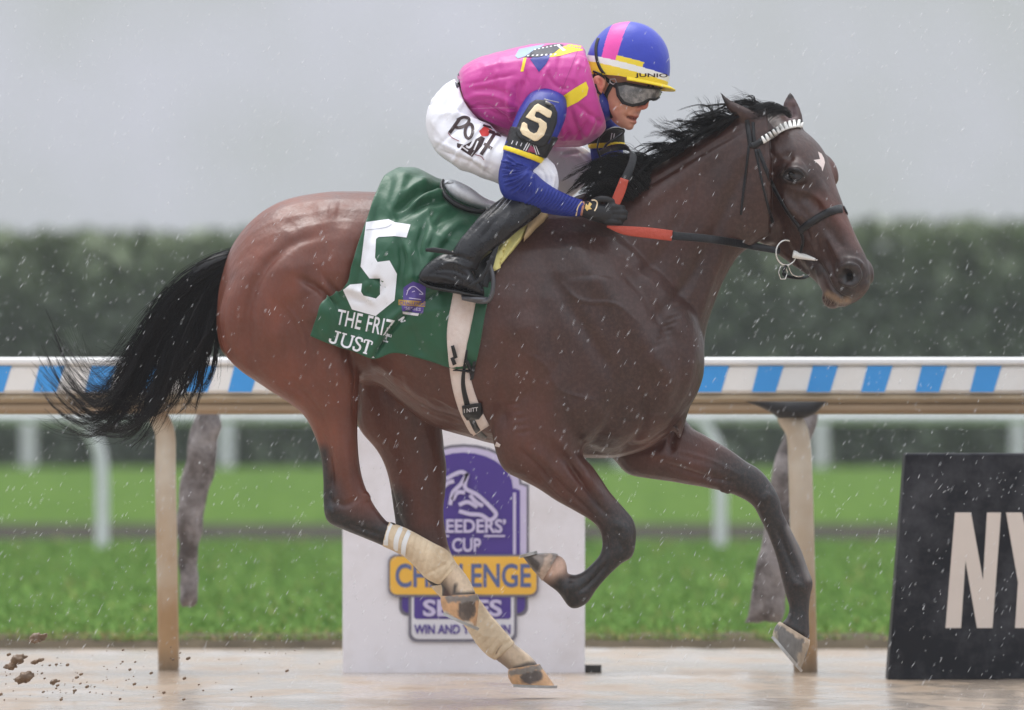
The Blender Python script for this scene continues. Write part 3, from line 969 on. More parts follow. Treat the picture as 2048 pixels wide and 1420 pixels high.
# ears
LP([((1438, 182), (1441, 183), .004, -.085), ((1452, 214), (1462, 200), .014, -.085), ((1469, 233), (1488, 212), .022, -.08), ((1488, 253), (1514, 225), .026, -.07), ((1503, 272), (1540, 245), .028, -.06), ((1515, 290), (1555, 262), .028, -.05)], 14, 5)
LP([((1579, 184), (1583, 185), .004, .06), ((1568, 203), (1594, 203), .012, .06), ((1564, 222), (1602, 221), .017, .058), ((1566, 245), (1607, 242), .02, .05), ((1570, 268), (1606, 262), .02, .03)], 14, 5)

# head: its own frame, muzzle swung towards the camera so that the forehead shows
S3 = P(1640, 322, -.06)
DV, QV = np.array([.41, 0, -.912]), np.array([.912, 0, .41]); CV = np.array([0, -1.0, 0])
H_d = DV * .961 + CV * .276
H_l = -.2205 * DV - .60 * QV + .769 * CV
H_n = -.166 * DV + .80 * QV + .577 * CV
H_l /= np.linalg.norm(H_l); H_n /= np.linalg.norm(H_n)
def HP(tau, v, w_): return S3 + H_d * tau + H_n * v + H_l * w_
hst = np.array([  # tau, vd, vv, wd, wm, vm, wv
    [-.27, -.10, -.22, .02, .045, -.16, .03], [-.23, -.075, -.26, .035, .065, -.15, .045], [-.17, -.045, -.295, .048, .088, -.13, .06], [-.10, -.014, -.325, .062, .101, -.10, .064], [-.04, 0, -.343, .068, .106, -.075, .064],
    [.02, .003, -.350, .062, .104, -.08, .062], [.08, 0, -.338, .050, .090, -.10, .058], [.14, -.002, -.315, .042, .076, -.10, .050], [.20, -.004, -.283, .036, .065, -.09, .042], [.26, -.006, -.248, .033, .056, -.08, .036],
    [.32, -.006, -.210, .035, .054, -.07, .034], [.37, -.009, -.196, .037, .058, -.06, .034], [.41, -.022, -.192, .036, .054, -.075, .034], [.44, -.048, -.178, .028, .042, -.09, .028], [.455, -.075, -.15, .014, .022, -.10, .015]])
A = catmull(hst, 5)
R = []
for tau, vd, vv, wd, wm, vm_, wv in A:
    ctrl = [(vd, 0), (vd - .004, wd * .6), (vd - .016, wd), ((vd + vm_) / 2 - .008, (wd + wm) / 2 + .006), (vm_, wm), (vm_ * .45 + vv * .55, wm * .55 + wv * .5), (vv + .028, wv), (vv + .006, wv * .6)]
    ctrl = ctrl + [(vv, 0)] + [(a, -b) for a, b in ctrl[:0:-1]]
    cl = np.array(ctrl + ctrl[:1], float)
    ext = np.vstack([cl[-2], cl, cl[1]]); out = []
    for i in range(1, len(ext) - 2):
        p0, p1, p2, p3 = ext[i - 1:i + 3]
        for t_ in (0, .5): out.append(.5 * (2 * p1 + (p2 - p0) * t_ + (2 * p0 - 5 * p1 + 4 * p2 - p3) * t_ ** 2 + (-p0 + 3 * p1 - 3 * p2 + p3) * t_ ** 3))
    R.append(np.array([HP(tau, a, b) for a, b in out]))
HB.add(*rings(R))
for s_ in (1, -1):
    HB.add(*ellipsoid(HP(.012, -.040, (.080 if s_ > 0 else .076) * s_), [H_d * (.05 if s_ > 0 else .06), H_n * .032, H_l * .034]))       # brow over the eye
    HB.add(*ellipsoid(HP(.375, -.060, .040 * s_), [H_d * .055, H_n * .042, H_l * .028]))      # flare of the nostril
    HB.add(*tube([HP(.05, -.12, .088 * s_), HP(.11, -.115, .078 * s_), HP(.18, -.10, .064 * s_)], [.014, .016, .008], 8, 4))  # cheek ridge
    HB.add(*ellipsoid(HP(.03, -.25, .06 * s_), [H_d * .13, H_n * .09, H_l * .042]))           # jowl
HB.add(*ellipsoid(HP(.405, -.185, 0), [H_d * .036, H_n * .030, H_l * .034]))                  # chin
HB.add(*ellipsoid(HP(.425, -.085, 0), [H_d * .030, H_n * .055, H_l * .044]))                  # upper lip

body_me = remesh(HB, .0062, 4, .5)

S = []   # muscle and bone relief, raised (+) or cut (-)
def st(pts, wd, dep): S.append((pts, wd, dep))
# hindquarter
st([(640, 470), (580, 490), (525, 545), (498, 610), (495, 680), (510, 740)], 11, -.009)
st([(520, 520), (475, 600), (465, 680), (490, 730)], 26, .010)
st([(600, 500), (560, 560), (545, 640), (560, 710)], 32, .012)
st([(600, 555), (640, 580), (672, 612)], 7, -.011); st([(655, 600), (680, 618)], 5, -.012)
for k in range(6): st([(645 + k * 6, 545 + k * 7), (668 + k * 6, 588 + k * 6)], 2.6, -.004)
st([(618, 590), (650, 650), (670, 720), (680, 790)], 34, .014)
st([(700, 440), (680, 520), (672, 570)], 24, .011); st([(640, 420), (600, 430), (570, 460)], 22, -.006)
st([(675, 424), (655, 420)], 18, .004)
st([(560, 760), (610, 790), (650, 850), (668, 940)], 8, -.006); st([(700, 700), (712, 760), (712, 840)], 9, -.010)
st([(690, 640), (725, 690), (745, 740)], 12, -.008)
st([(640, 860), (660, 930), (668, 985)], 5, -.007); st([(690, 870), (695, 940), (705, 990)], 10, .005)
st([(660, 1000), (690, 1010), (720, 995)], 6, -.005); st([(668, 1030), (664, 1010)], 12, .006); st([(728, 985), (738, 1000)], 8, .006)
st([(690, 1045), (760, 1070)], 4, -.005); st([(665, 940), (660, 990), (672, 1030)], 4, -.005)
st([(520, 800), (580, 815)], 8, .0)
# far hind
for s__ in ([(775, 960), (790, 1020), (815, 1080)],): S.append((s__, 6, -.006))
# flank, ribs, belly
st([(745, 745), (800, 790), (860, 825), (940, 850)], 7, -.006)
for k in range(5): st([(760 + k * 38, 745 + k * 6), (775 + k * 38, 800 + k * 8)], 9, -.0025)
# shoulder and forehand
st([(1130, 470), (1180, 540), (1240, 620), (1300, 690), (1340, 760)], 24, .010)
st([(1090, 520), (1130, 600), (1190, 690), (1230, 760)], 16, -.009)
st([(1230, 520), (1300, 600), (1350, 690)], 14, -.008)
st([(1040, 620), (1080, 720), (1110, 800)], 30, .013)
st([(1010, 690), (1000, 790), (1010, 860)], 14, -.010)
st([(1290, 700), (1330, 760), (1320, 830)], 22, .012); st([(1285, 770), (1290, 850), (1250, 905)], 8, -.008)
st([(1130, 830), (1150, 870), (1180, 900), (1215, 912)], 12, -.007); st([(1160, 790), (1215, 850), (1260, 880)], 22, .006)
st([(1385, 700), (1370, 780), (1330, 850)], 10, .006)
st([(1365, 845), (1350, 870), (1340, 900)], 8, -.014); st([(1240, 900), (1300, 895), (1345, 865)], 10, -.012)
st([(1060, 890), (1100, 930), (1160, 985)], 16, .010); st([(1130, 915), (1160, 960), (1195, 1010), (1215, 1030)], 5, -.009); st([(1105, 870), (1150, 920), (1190, 975)], 10, .008)
st([(1100, 940), (1140, 985), (1190, 1035)], 4, -.006); st([(1165, 950), (1205, 995)], 8, .006)
st([(1040, 900), (1075, 930), (1110, 975)], 6, -.006)
st([(1225, 1045), (1250, 1060), (1250, 1090)], 10, .005); st([(1210, 1065), (1215, 1100)], 5, -.005); st([(1235, 1075), (1245, 1100)], 4, -.004)
st([(1215, 1125), (1180, 1165), (1155, 1185)], 4, -.006); st([(1145, 1165), (1140, 1185)], 9, .006)
# far fore tendons
st([(1290, 900), (1370, 925), (1450, 945)], 14, .007); st([(1330, 925), (1400, 950), (1470, 965)], 5, -.006)
st([(1540, 985), (1525, 1005)], 8, .005); st([(1553, 1055), (1575, 1110), (1590, 1150)], 4, -.006); st([(1600, 1165), (1592, 1175)], 12, .006)
st([(1440, 978), (1462, 985)], 6, .006)
# neck
st([(1490, 330), (1440, 440), (1380, 560), (1310, 640)], 13, -.009)
st([(1470, 260), (1400, 320), (1320, 385), (1240, 430)], 20, .008); st([(1500, 250), (1420, 300), (1330, 352), (1250, 395)], 5, -.005)
st([(1450, 480), (1420, 560), (1395, 640)], 10, .007); st([(1360, 420), (1330, 500), (1270, 560)], 14, -.006)
st([(1492, 330), (1486, 400), (1496, 440)], 14, -.005)
# head
st([(1558, 352), (1575, 338), (1598, 338), (1612, 350)], 3.2, .0055); st([(1560, 350), (1580, 364), (1605, 362)], 3.0, .004)
st([(1572, 347), (1600, 349)], 4.5, -.006); st([(1545, 325), (1570, 312), (1590, 318)], 9, -.007)
st([(1585, 375), (1640, 400), (1665, 440)], 7, .006); st([(1600, 400), (1620, 395), (1640, 420)], 11, -.009)
st([(1560, 400), (1585, 440), (1600, 470)], 14, .006); st([(1545, 300), (1530, 350), (1540, 420)], 14, .004)
st([(1640, 360), (1665, 420), (1690, 470)], 7, .004); st([(1650, 445), (1665, 470), (1690, 500)], 8, -.006)
st([(1655, 470), (1670, 500), (1680, 520)], 5, .005); st([(1690, 520), (1712, 522), (1726, 535)], 5, .007)
st([(1672, 556), (1678, 540), (1694, 530), (1712, 534), (1719, 552), (1708, 568), (1690, 568), (1674, 560)], 3.4, .007)
st([(1684, 552), (1704, 550)], 11, -.022); st([(1694, 552)], 10, -.018)
st([(1640, 525), (1652, 545), (1662, 572), (1682, 592), (1700, 598)], 2.4, -.008); st([(1648, 522), (1664, 552), (1676, 575)], 6, .004); st([(1634, 535), (1645, 570), (1650, 590)], 5, .004)
st([(1600, 505), (1625, 520), (1640, 525)], 4, -.005); st([(1610, 470), (1625, 490), (1632, 510)], 4, .003)
st([(1560, 470), (1590, 520), (1620, 550)], 8, -.005)
# ears
st([(1585, 205), (1584, 235)], 9, -.012)
# veins, tendons and fine folds
for pts in ([(1100, 900), (1130, 940), (1170, 985), (1200, 1020)], [(1060, 905), (1080, 950), (1130, 1000)], [(1120, 560), (1160, 600), (1230, 610), (1280, 650)], [(1040, 700), (1090, 730), (1120, 780), (1190, 800)],
            [(860, 790), (920, 820), (980, 840)], [(660, 880), (680, 930), (690, 985)], [(640, 700), (660, 770), (690, 830)], [(1640, 420), (1655, 445), (1668, 480)], [(1600, 420), (1620, 450), (1628, 490)], [(1350, 900), (1420, 920), (1480, 950)], [(1400, 330), (1380, 420), (1340, 500)], [(560, 600), (600, 650), (620, 720)]):
    st([np.array(q, float) for q in pts], 2.6, .0032)
for k in range(7):
    st([(1380 - 8 * k, 600 + 14 * k), (1350 - 8 * k, 612 + 14 * k)], 3, -.0028)
for k in range(5):
    st([(1010 + 5 * k, 812 + 14 * k), (1040 + 6 * k, 806 + 14 * k)], 3, -.0025)
S = [(p, w_, d_ * 1.5 if abs(d_) > .0035 else d_ * 1.5) for p, w_, d_ in S]
sculpt(body_me, S, .35)
# fine unevenness of hide over muscle
V = getV(body_me); N = getN(body_me)
d = np.array([vnoise(v, 7, 3) * .0022 + vnoise(v, 18, 9) * .0009 for v in V])
setV(body_me, V + N * d[:, None])

# coat markings: bay with black points
def coat_colours(me):
    V = getV(me); Q = proj(V); x, y = Q[:, 0], Q[:, 1]
    red = np.array(srgb(108, 56, 39)); dark = np.array(srgb(54, 29, 23)); black = np.array([.010, .0095, .010]); pink = np.array(srgb(205, 170, 150))
    k = np.clip((x - 560) / 560, 0, 1)[:, None]
    C = red * (1 - k) + dark * k
    warm = np.zeros(len(V))
    def region(pts, wd, amt, colr, C):
        d, _ = polydist(Q, np.asarray(pts, float))
        f = (amt * np.clip(1.25 - d / wd, 0, 1))[:, None]
        return C * (1 - f) + np.asarray(colr) * f
    nn = np.array([vnoise(v, 5, 21) + .5 * vnoise(v, 12, 2) for v in V])
    chest = np.array(srgb(78, 41, 31))
    C = region([(1030, 760), (1060, 880), (1110, 940), (1180, 1000)], 70, .75, srgb(92, 50, 39), C)
    C = region([(1300, 900), (1400, 920)], 60, .8, srgb(92, 52, 42), C)
    C = region([(1340, 400), (1250, 480)], 90, .5, chest, C)
    C = region([(1640, 400), (1690, 440), (1720, 480)], 22, .8, srgb(90, 48, 36), C)
    C = region([(1665, 330), (1675, 380)], 16, .7, srgb(84, 46, 36), C)
    C = region([(620, 820), (650, 900)], 40, .5, srgb(122, 72, 54), C)
    C = region([(1330, 300), (1440, 245)], 26, .45, srgb(88, 46, 35), C)
    # black points
    C = region([(1712, 555), (1690, 585), (1700, 540)], 34, .85, black * 1.6, C)
    C = region([(1572, 350), (1602, 350)], 20, .92, black * 1.3, C)
    C = region([(1640, 545), (1620, 530)], 26, .6, black * 2, C)
    for pts, a0, a1 in (([(640, 840), (646, 940), (650, 1010), (665, 1040), (720, 1065), (800, 1090)], 0, 0),):
        C = region([(646, 905), (650, 960)], 18, .95, black, C)
        C = region([(650, 990), (655, 1030), (700, 1055), (780, 1075)], 42, 1.0, black, C)
    C = region([(790, 1000), (800, 1060), (830, 1120), (880, 1170)], 32, .95, black, C)
    C = region([(850, 1080), (880, 1140)], 30, .6, black * 1.5, C)
    # knee and cannon of the fore legs
    C = region([(1240, 1062), (1245, 1090), (1225, 1120), (1180, 1160), (1150, 1190)], 52, 1.0, black, C)
    C = region([(1190, 1010), (1225, 1040)], 36, .6, black * 1.5, C)
    C = region([(1500, 955), (1540, 990), (1545, 1040), (1575, 1120), (1597, 1190), (1596, 1260)], 44, 1.0, black * 1.25, C)
    C = region([(1440, 935), (1490, 955)], 36, .6, black * 1.6, C)
    # white: star, near fore pastern, hind socks
    star = [(1636, 300), (1642, 318), (1628, 322), (1642, 330), (1646, 343), (1649, 325), (1650, 312)]
    # grey strip down the far cannon front
    C = region([(1578, 1055), (1606, 1120), (1618, 1155)], 9, .7, srgb(120, 115, 112), C)
    C = region([(1132, 1120), (1110, 1142), (1095, 1140)], 24, 1.0, pink, C)
    C = region([(1122, 1165), (1140, 1205)], 17, 1.0, black, C)
    C = region([(895, 1130), (925, 1160), (935, 1180)], 30, 1.0, srgb(225, 200, 170), C)
    C = region([(908, 1186), (911, 1170)], 4.5, .95, black * 2, C); C = region([(914, 1187), (930, 1187), (948, 1186)], 4.5, .95, black * 2, C)
    C = region([(1015, 1298), (1050, 1325), (1045, 1310)], 30, 1.0, srgb(225, 200, 170), C)
    C = region([(1030, 1337), (1056, 1328), (1070, 1328)], 6, .9, black * 2, C)
    C = region([(1655, 588), (1680, 602), (1695, 600)], 8, .75, srgb(150, 125, 100), C)
    C = region([(1640, 560), (1647, 580)], 8, .5, srgb(120, 112, 112), C)
    C = region([(1583, 205), (1585, 235)], 14, .8, srgb(120, 100, 102), C)
    C = region([(1440, 185), (1450, 205)], 10, .9, black, C); C = region([(1581, 185), (1581, 192)], 9, .9, black, C)
    C = region([(1555, 352), (1612, 352)], 0.1, 0, black, C)
    C = C * (1 + .22 * nn)[:, None]
    d, _ = polydist(Q, np.array([(1686, 553), (1704, 551)]))
    f = (np.clip(1.3 - d / 13, 0, 1) * .92)[:, None]; C = C * (1 - f) + np.array([.006, .005, .005]) * f  # darkness of the nostril hollow painted into the coat colour
    return np.clip(C, .003, .9)
colattr(body_me, coat_colours(body_me))
coat_m = mat('wet_coat', (.1, .04, .03), .44, .5, .26, 16, attr='Col', bump=.2, bscale=85, stretch=(1, 1, .35), rvar=.12, coat=.12, dirt=srgb(116, 86, 76), dirt_scale=80, dirt_amt=.22)
coat_m.node_tree.nodes['Principled BSDF'].inputs['Coat Roughness'].default_value = .32
coat_m.node_tree.nodes['Principled BSDF'].inputs['Sheen Weight'].default_value = .0
coat_m.node_tree.nodes['Principled BSDF'].inputs['Sheen Roughness'].default_value = .35
body = link('body', body_me, coat_m, horse)
HBV = bvh_of(body)

# star
starm = mat('white_hair', (.70, .59, .56), .6, .3, .1, 60)
V2, F2 = flat_curves([[(1636, 303), (1643, 307), (1648, 316), (1650, 325), (1648, 333), (1645, 343), (1643, 335), (1637, 328), (1627, 320), (1634, 319), (1640, 318), (1638, 310)]])
decal('star', V2, F2, HBV, .0008, starm, horse, 5)
# eye
eye_m = mat('eye_dark', (.008, .006, .005), .08, .4, .1, 30)
h, n_, d_ = cast(HBV, 1586, 350)
mb = MB(); mb.add(*ellipsoid(np.array(h) + np.array(d_) * .0125, [H_d * .019, H_n * .015, H_l * .016], 16, 12))
link('eye', mb.mesh(), eye_m, horse)
lid = mat('eyelid', (.014, .011, .011), .45, .4)
for nm, pts, r in (('upper_eyelid', [(1566, 352), (1574, 342), (1588, 339), (1600, 343), (1608, 352)], .0052), ('lower_eyelid', [(1566, 352), (1578, 360), (1594, 361), (1608, 352)], .0035)):
    pp = [np.array(cast(HBV, *q)[0]) + np.array([0, -.001, 0]) for q in pts]
    link(nm, MB().add(*tube(pp, [r * .5] + [r] * (len(pp) - 2) + [r * .5], 8, 5)).mesh(), lid, horse)

# hooves
hoof_m = mat('hoof_horn', (.3, .25, .2), .42, .45, .10, 30, attr='Col', bump=.3, bscale=70, stretch=(1, 1, .3))
steel = mat('shoe_steel', (.42, .41, .40), .4, .6, .15, 30, metal=.6)
def hoof(st, paint):
    me = MB().add(*loft_px(st, 72, 16, 2.2)).mesh()
    Vh_ = getV(me); Qh = proj(Vh_)
    nz_ = np.array([vnoise((q[0] * 1.6, q[1], q[2] * .7), 45, 2) + .6 * vnoise(q, 120, 7) for q in Vh_])
    Ch_ = np.tile(np.array(paint[0]), (len(Vh_), 1)) * (1 + .22 * nz_)[:, None]
    for pts, wd, amt, colr in paint[1]:
        dd_, _ = polydist(Qh, np.array(pts, float))
        f = (amt * np.clip(.5 + (wd - dd_ + 4.5 * nz_) / 4.0, 0, 1))[:, None]
        Ch_ = Ch_ * (1 - f) + np.array(colr) * (1 + .25 * nz_)[:, None] * f
    colattr(me, np.clip(Ch_, .004, .9))
    o = link('hoof', me, hoof_m, horse)
    a, b, hd, y = st[-1]
    p, q = P(*a, y), P(*b, y); c = (p + q) / 2; ax = (q - p) / 2
    pa, pb, _, _ = st[-2]
    dn = c - (P(*pa, y) + P(*pb, y)) / 2; nrm = np.cross(ax, [0, 1, 0]); nrm /= np.linalg.norm(nrm)
    if nrm @ dn < 0: nrm = -nrm
    L_ = np.linalg.norm(ax)
    th = np.radians(np.linspace(35, 325, 26)) + math.pi
    base = c + nrm * .004
    heel = -1
    pts = [base + ax * .98 * math.cos(t) + np.array([0, 1, 0]) * hd * .98 * math.sin(t) for t in th]
    # open towards the heel (the first outline point)
    V_, F_ = [], []
    R_ = []
    for i, pnt in enumerate(pts):
        rad = pnt - base; rad /= np.linalg.norm(rad)
        R_.append(np.array([pnt + rad * a_ * .011 + nrm * b_ * .0045 for a_, b_ in ((1, -1), (1, 1), (-1, 1), (-1, -1))]))
    sh = link('horseshoe', MB().add(*rings(R_)).mesh(), steel, o, False)
    return o
h1 = hoof([((883, 1192), (955, 1188), .046, -.15), ((881, 1199), (958, 1199), .050, -.15), ((883, 1212), (956, 1226), .054, -.15), ((887, 1224), (953, 1254), .056, -.15)], (srgb(204, 158, 116), [([(934, 1212), (932, 1224)], 17, .92, srgb(66, 60, 58)), ([(926, 1232), (930, 1240)], 6, .6, srgb(120, 100, 86)), ([(898, 1197), (925, 1199), (957, 1195)], 6.5, .95, srgb(124, 116, 110)), ([(890, 1226), (920, 1243), (950, 1252)], 3, .8, srgb(200, 190, 176))]))
h2 = hoof([((1018, 1337), (1080, 1328), .047, .15), ((1016, 1344), (1086, 1338), .051, .15), ((1017, 1356), (1099, 1356), .056, .15), ((1024, 1368), (1109, 1371), .060, .15)], (srgb(204, 160, 118), [([(1054, 1356), (1072, 1352)], 13, .92, srgb(66, 62, 62)), ([(1022, 1346), (1050, 1341), (1084, 1333)], 5.5, .95, srgb(128, 120, 112))]))
hoof([((1116, 1108), (1084, 1162), .046, -.14), ((1106, 1106), (1078, 1154), .050, -.14), ((1088, 1106), (1064, 1138), .050, -.14), ((1074, 1107), (1046, 1114), .046, -.14)], (srgb(140, 128, 120), [([(1050, 1112), (1072, 1132)], 9, .85, srgb(66, 62, 62)), ([(1100, 1112), (1084, 1152)], 7, .7, srgb(196, 170, 150)), ([(1128, 1126), (1130, 1134)], 6, .9, srgb(40, 38, 38))]))
hoof([((1560, 1243), (1620, 1280), .047, .14), ((1556, 1246), (1619, 1290), .05, .14), ((1549, 1256), (1612, 1312), .054, .14), ((1545, 1270), (1602, 1337), .056, .14)], (srgb(112, 108, 104), [([(1560, 1246), (1590, 1264), (1622, 1284)], 6, .9, srgb(186, 166, 144)), ([(1546, 1262), (1552, 1290), (1584, 1334)], 5, .85, srgb(196, 182, 156)), ([(1612, 1290), (1600, 1330)], 6, .6, srgb(176, 156, 132))]))

# hind bandages
band_m = mat('bandage', srgb(226, 205, 175), .75, .3, .10, 20, bump=.5, bscale=45, stretch=(1, 1, 1), dirt=srgb(170, 140, 105), dirt_scale=9, dirt_amt=.55)
def bandage(st, wraps, label):
    me = remesh(MB().add(*loft_px(st, 24, 6, 2.1)), .0042, 2)
    sculpt(me, wraps, .4)
    return tag(link('leg_bandage', me, band_m, horse), label)
wr = [([(788 + 11 * k, 1100 + 9 * k), (803 + 11 * k, 1052 + 5 * k)], 2.6, -.0035) for k in range(1, 8)] + [([(860, 1085), (880, 1120), (905, 1125)], 4, .004), ([(850, 1150), (880, 1135), (905, 1118)], 3, -.004), ([(875, 1165), (893, 1148), (912, 1122)], 3, -.004), ([(870, 1100), (895, 1125), (890, 1150)], 3, -.003)]
nb_ = bandage([((764, 1092), (777, 1043), .036, -.15), ((790, 1104), (800, 1051), .037, -.15), ((812, 1117), (822, 1061), .037, -.15), ((836, 1141), (866, 1085), .041, -.15), ((850, 1156), (894, 1100), .043, -.15), ((868, 1166), (908, 1119), .041, -.15), ((879, 1170), (916, 1130), .037, -.15)], wr, 'cream bandage on the near hind leg with white tape rings at its top')
wr2 = [([(912 + 10 * k, 1228 + 13 * k), (955 + 8 * k, 1200 + 11 * k)], 2.6, -.003) for k in range(0, 8)] + [([(988, 1318), (1000, 1295), (1022, 1280)], 3, -.006), ([(940, 1250), (965, 1270), (990, 1275)], 4, .004)]
bandage([((860, 1172), (935, 1160), .036, .15), ((885, 1200), (953, 1190), .036, .15), ((906, 1225), (965, 1206), .036, .15), ((932, 1256), (979, 1226), .040, .15), ((952, 1287), (997, 1247), .043, .15), ((973, 1310), (1020, 1274), .040, .15), ((990, 1321), (1030, 1286), .037, .15)], wr2, 'plain mud-tinged bandage on the far hind leg')
NBV = bvh_of(nb_)
tape = mat('white_tape', (.82, .82, .82), .5, .4, .05, 20)
for k, (a, b) in enumerate((((770, 1091), (781, 1046)), ((791, 1102), (803, 1053)), ((806, 1113), (819, 1061)))):
    V2, F2 = strokeflat([a, ((a[0] + b[0]) / 2 - 4, (a[1] + b[1]) / 2), b], [9, 10, 9] if k else [12, 12, 10])
    decal('tape', V2, F2, NBV, .0015, tape, nb_, 6)

# ================================================================== HAIR
hair_m = mat('black_hair', (.008, .007, .008), .45, .3, .25, 30)
def strands(guides, n, k=16, jit=.012, spread=1.0, wav=.006, r=(.0007, .0016), lenvar=.25, mix=True, seed=1, clumps=0):
    """guides: list of (list of (px,py,y)) ; random blends of neighbouring guides"""
    g = np.random.default_rng(seed)
    G = []
    for gd in guides:
        A = np.array([P(*p) for p in gd]); A = catmull(A, 8)
        L = np.concatenate([[0], np.cumsum(np.linalg.norm(np.diff(A, axis=0), axis=1))])
        t = np.linspace(0, L[-1], 40)
        G.append(np.stack([np.interp(t, L, A[:, i]) for i in range(3)], 1))
    G = np.array(G); out = []; rad = []
    m = len(G)
    CL = [(g.integers(0, max(1, m - 1)), g.random(), g.normal(0, jit, 3) * np.array([1, 1.6, 1]), g.normal(0, jit * 1.6, 3) * spread, g.random(3) * 6.28, 3 + 5 * g.random(3), 1 - lenvar * g.random()) for _ in range(max(1, clumps))]
    for i in range(n):
        if clumps:
            a, f, off, d2, ph, fq, L = CL[g.integers(0, clumps)]
            f = min(1, max(0, f + g.normal(0, .12)))
            c = G[a] * (1 - f) + G[min(a + 1, m - 1)] * f
            L = L * (1 - .22 * g.random() ** 2)
            t = np.linspace(0, 39 * L, k); i0 = np.clip(t.astype(int), 0, 38); fr = (t - i0)[:, None]
            base = (G[a] * (1 - CL[0][1]) + G[min(a + 1, m - 1)] * CL[0][1])
            c = c[i0] * (1 - fr) + c[i0 + 1] * fr
            s = np.linspace(0, 1, k)[:, None]
            o2 = g.normal(0, jit * .55, 3)
            pull = 1 - .75 * np.clip(s * 1.4, 0, 1)
            out.append(c + off * (.5 + .5 * s) + d2 * s ** 1.4 + o2 * pull + np.sin(s * fq + ph) * wav * 1.3 * s + g.normal(0, .0012, 3) * s)
            rad.append(r[0] + (r[1] - r[0]) * g.random()); continue
        if mix and m > 1:
            a = g.integers(0, m - 1); f = g.random()
            c = G[a] * (1 - f) + G[a + 1] * f
        else:
            c = G[g.integers(0, m)]
        L = 1 - lenvar * g.random() ** 2
        t = np.linspace(0, 39 * L, k); i0 = np.clip(t.astype(int), 0, 38); fr = (t - i0)[:, None]
        c = c[i0] * (1 - fr) + c[i0 + 1] * fr
        s = np.linspace(0, 1, k)[:, None]
        off = g.normal(0, jit, 3) * np.array([1, 1.6, 1])
        d2 = g.normal(0, jit * 1.4, 3) * spread
        ph = g.random(3) * 6.28; fq = 4 + 7 * g.random(3)
        w_ = np.sin(s * fq + ph) * wav * s
        out.append(c + off * (.4 + .6 * s) + d2 * s ** 1.5 + w_)
        rad.append(r[0] + (r[1] - r[0]) * g.random())
    return out, np.array(rad)
def hair(name, sets, parent, m=hair_m):
    S, R = [], []
    for s, r in sets:
        for q in s:
            t = np.linspace(0, len(q) - 1, 15); i0 = np.clip(t.astype(int), 0, len(q) - 2); f = (t - i0)[:, None]
            S.append(q[i0] * (1 - f) + q[i0 + 1] * f)
        R.append(r)
    return link(name, hair_mesh(S, np.concatenate(R)), m, parent)

tail_g = [
    [(474, 512, .0), (420, 528, .0), (360, 562, 0), (306, 616, 0), (268, 690, 0), (236, 752, 0), (196, 800, 0), (150, 770, 0), (108, 716, 0), (70, 678, 0)],
    [(474, 516, -.01), (420, 540, -.01), (362, 590, -.01), (312, 660, -.01), (272, 736, 0), (236, 800, 0), (196, 826, 0), (150, 800, 0), (116, 750, 0), (88, 690, 0)],
    [(474, 520, -.02), (420, 552, -.02), (366, 610, -.02), (318, 690, -.02), (280, 770, 0), (244, 824, 0), (208, 846, 0), (166, 826, 0), (134, 790, 0), (120, 740, 0)],
    [(472, 526, -.02), (420, 570, -.02), (372, 640, -.02), (330, 720, -.02), (300, 790, 0), (270, 840, 0), (236, 852, 0), (196, 846, 0), (150, 826, 0), (128, 806, 0)],
    [(470, 532, -.02), (422, 590, -.02), (384, 670, -.02), (350, 740, -.02), (325, 800, 0), (300, 845, 0), (280, 858, 0), (250, 850, 0), (226, 836, 0)],
    [(468, 540, -.02), (426, 605, -.02), (394, 690, -.02), (366, 752, -.02), (346, 800, 0), (326, 830, 0), (300, 862, 0), (284, 872, 0)],
    [(464, 556, -.02), (428, 630, -.02), (404, 700, -.02), (384, 752, 0), (370, 790, 0), (352, 816, 0), (330, 824, 0)],
    [(460, 570, -.02), (434, 640, -.02), (414, 700, -.02), (398, 750, 0), (386, 786, 0), (378, 806, 0)]]
TL = [strands(tail_g, 1700, 20, .014, 1.7, .014, (.0009, .0018), .45, seed=3, clumps=85),
      strands(tail_g, 420, 20, .014, 1.6, .012, (.0007, .0013), .5, seed=44, clumps=200),
      strands(tail_g[:4], 420, 20, .018, 2.4, .014, (.0006, .0012), .15, seed=4, clumps=34),
      strands([[(462, 560, -.03), (442, 620, -.03), (432, 680, -.03), (426, 730, -.02), (412, 770, -.02), (396, 792, -.02)], [(458, 580, -.03), (440, 650, -.03), (434, 700, -.03), (424, 750, -.02), (404, 780, -.02)]], 70, 16, .004, .6, .003, (.0008, .0015), .3, seed=5),
      strands([[(452, 590, -.03), (420, 680, -.03), (404, 740, -.02), (396, 790, -.02), (392, 824, -.02)], [(450, 590, -.03), (412, 680, -.03), (396, 740, -.02), (386, 790, -.02), (380, 812, -.02)]], 150, 16, .008, .8, .006, (.0008, .0016), .3, seed=6, clumps=9),
      strands([[(400, 620, -.02), (372, 700, 0), (364, 760, 0), (376, 800, 0), (396, 818, 0)]], 26, 16, .006, .5, .004, (.0008, .0014), .2, False, seed=7),
      strands([[(340, 600, 0), (290, 660, 0), (262, 700, 0), (226, 730, 0), (204, 742, 0)], [(330, 620, 0), (290, 690, 0), (262, 716, 0), (230, 726, 0), (196, 704, 0)]], 90, 14, .010, 1.4, .008, (.0006, .0012), .3, seed=8)]
hair('tail', TL, horse)
# the fleshy dock under the hair
link('tail_dock', MB().add(*tube([P(486, 520, 0), P(440, 532, 0), (P(400, 556, 0)), P(360, 604, 0), P(330, 660, 0)], [.040, .042, .038, .026, .008], 12, 5)).mesh(), hair_m, horse)

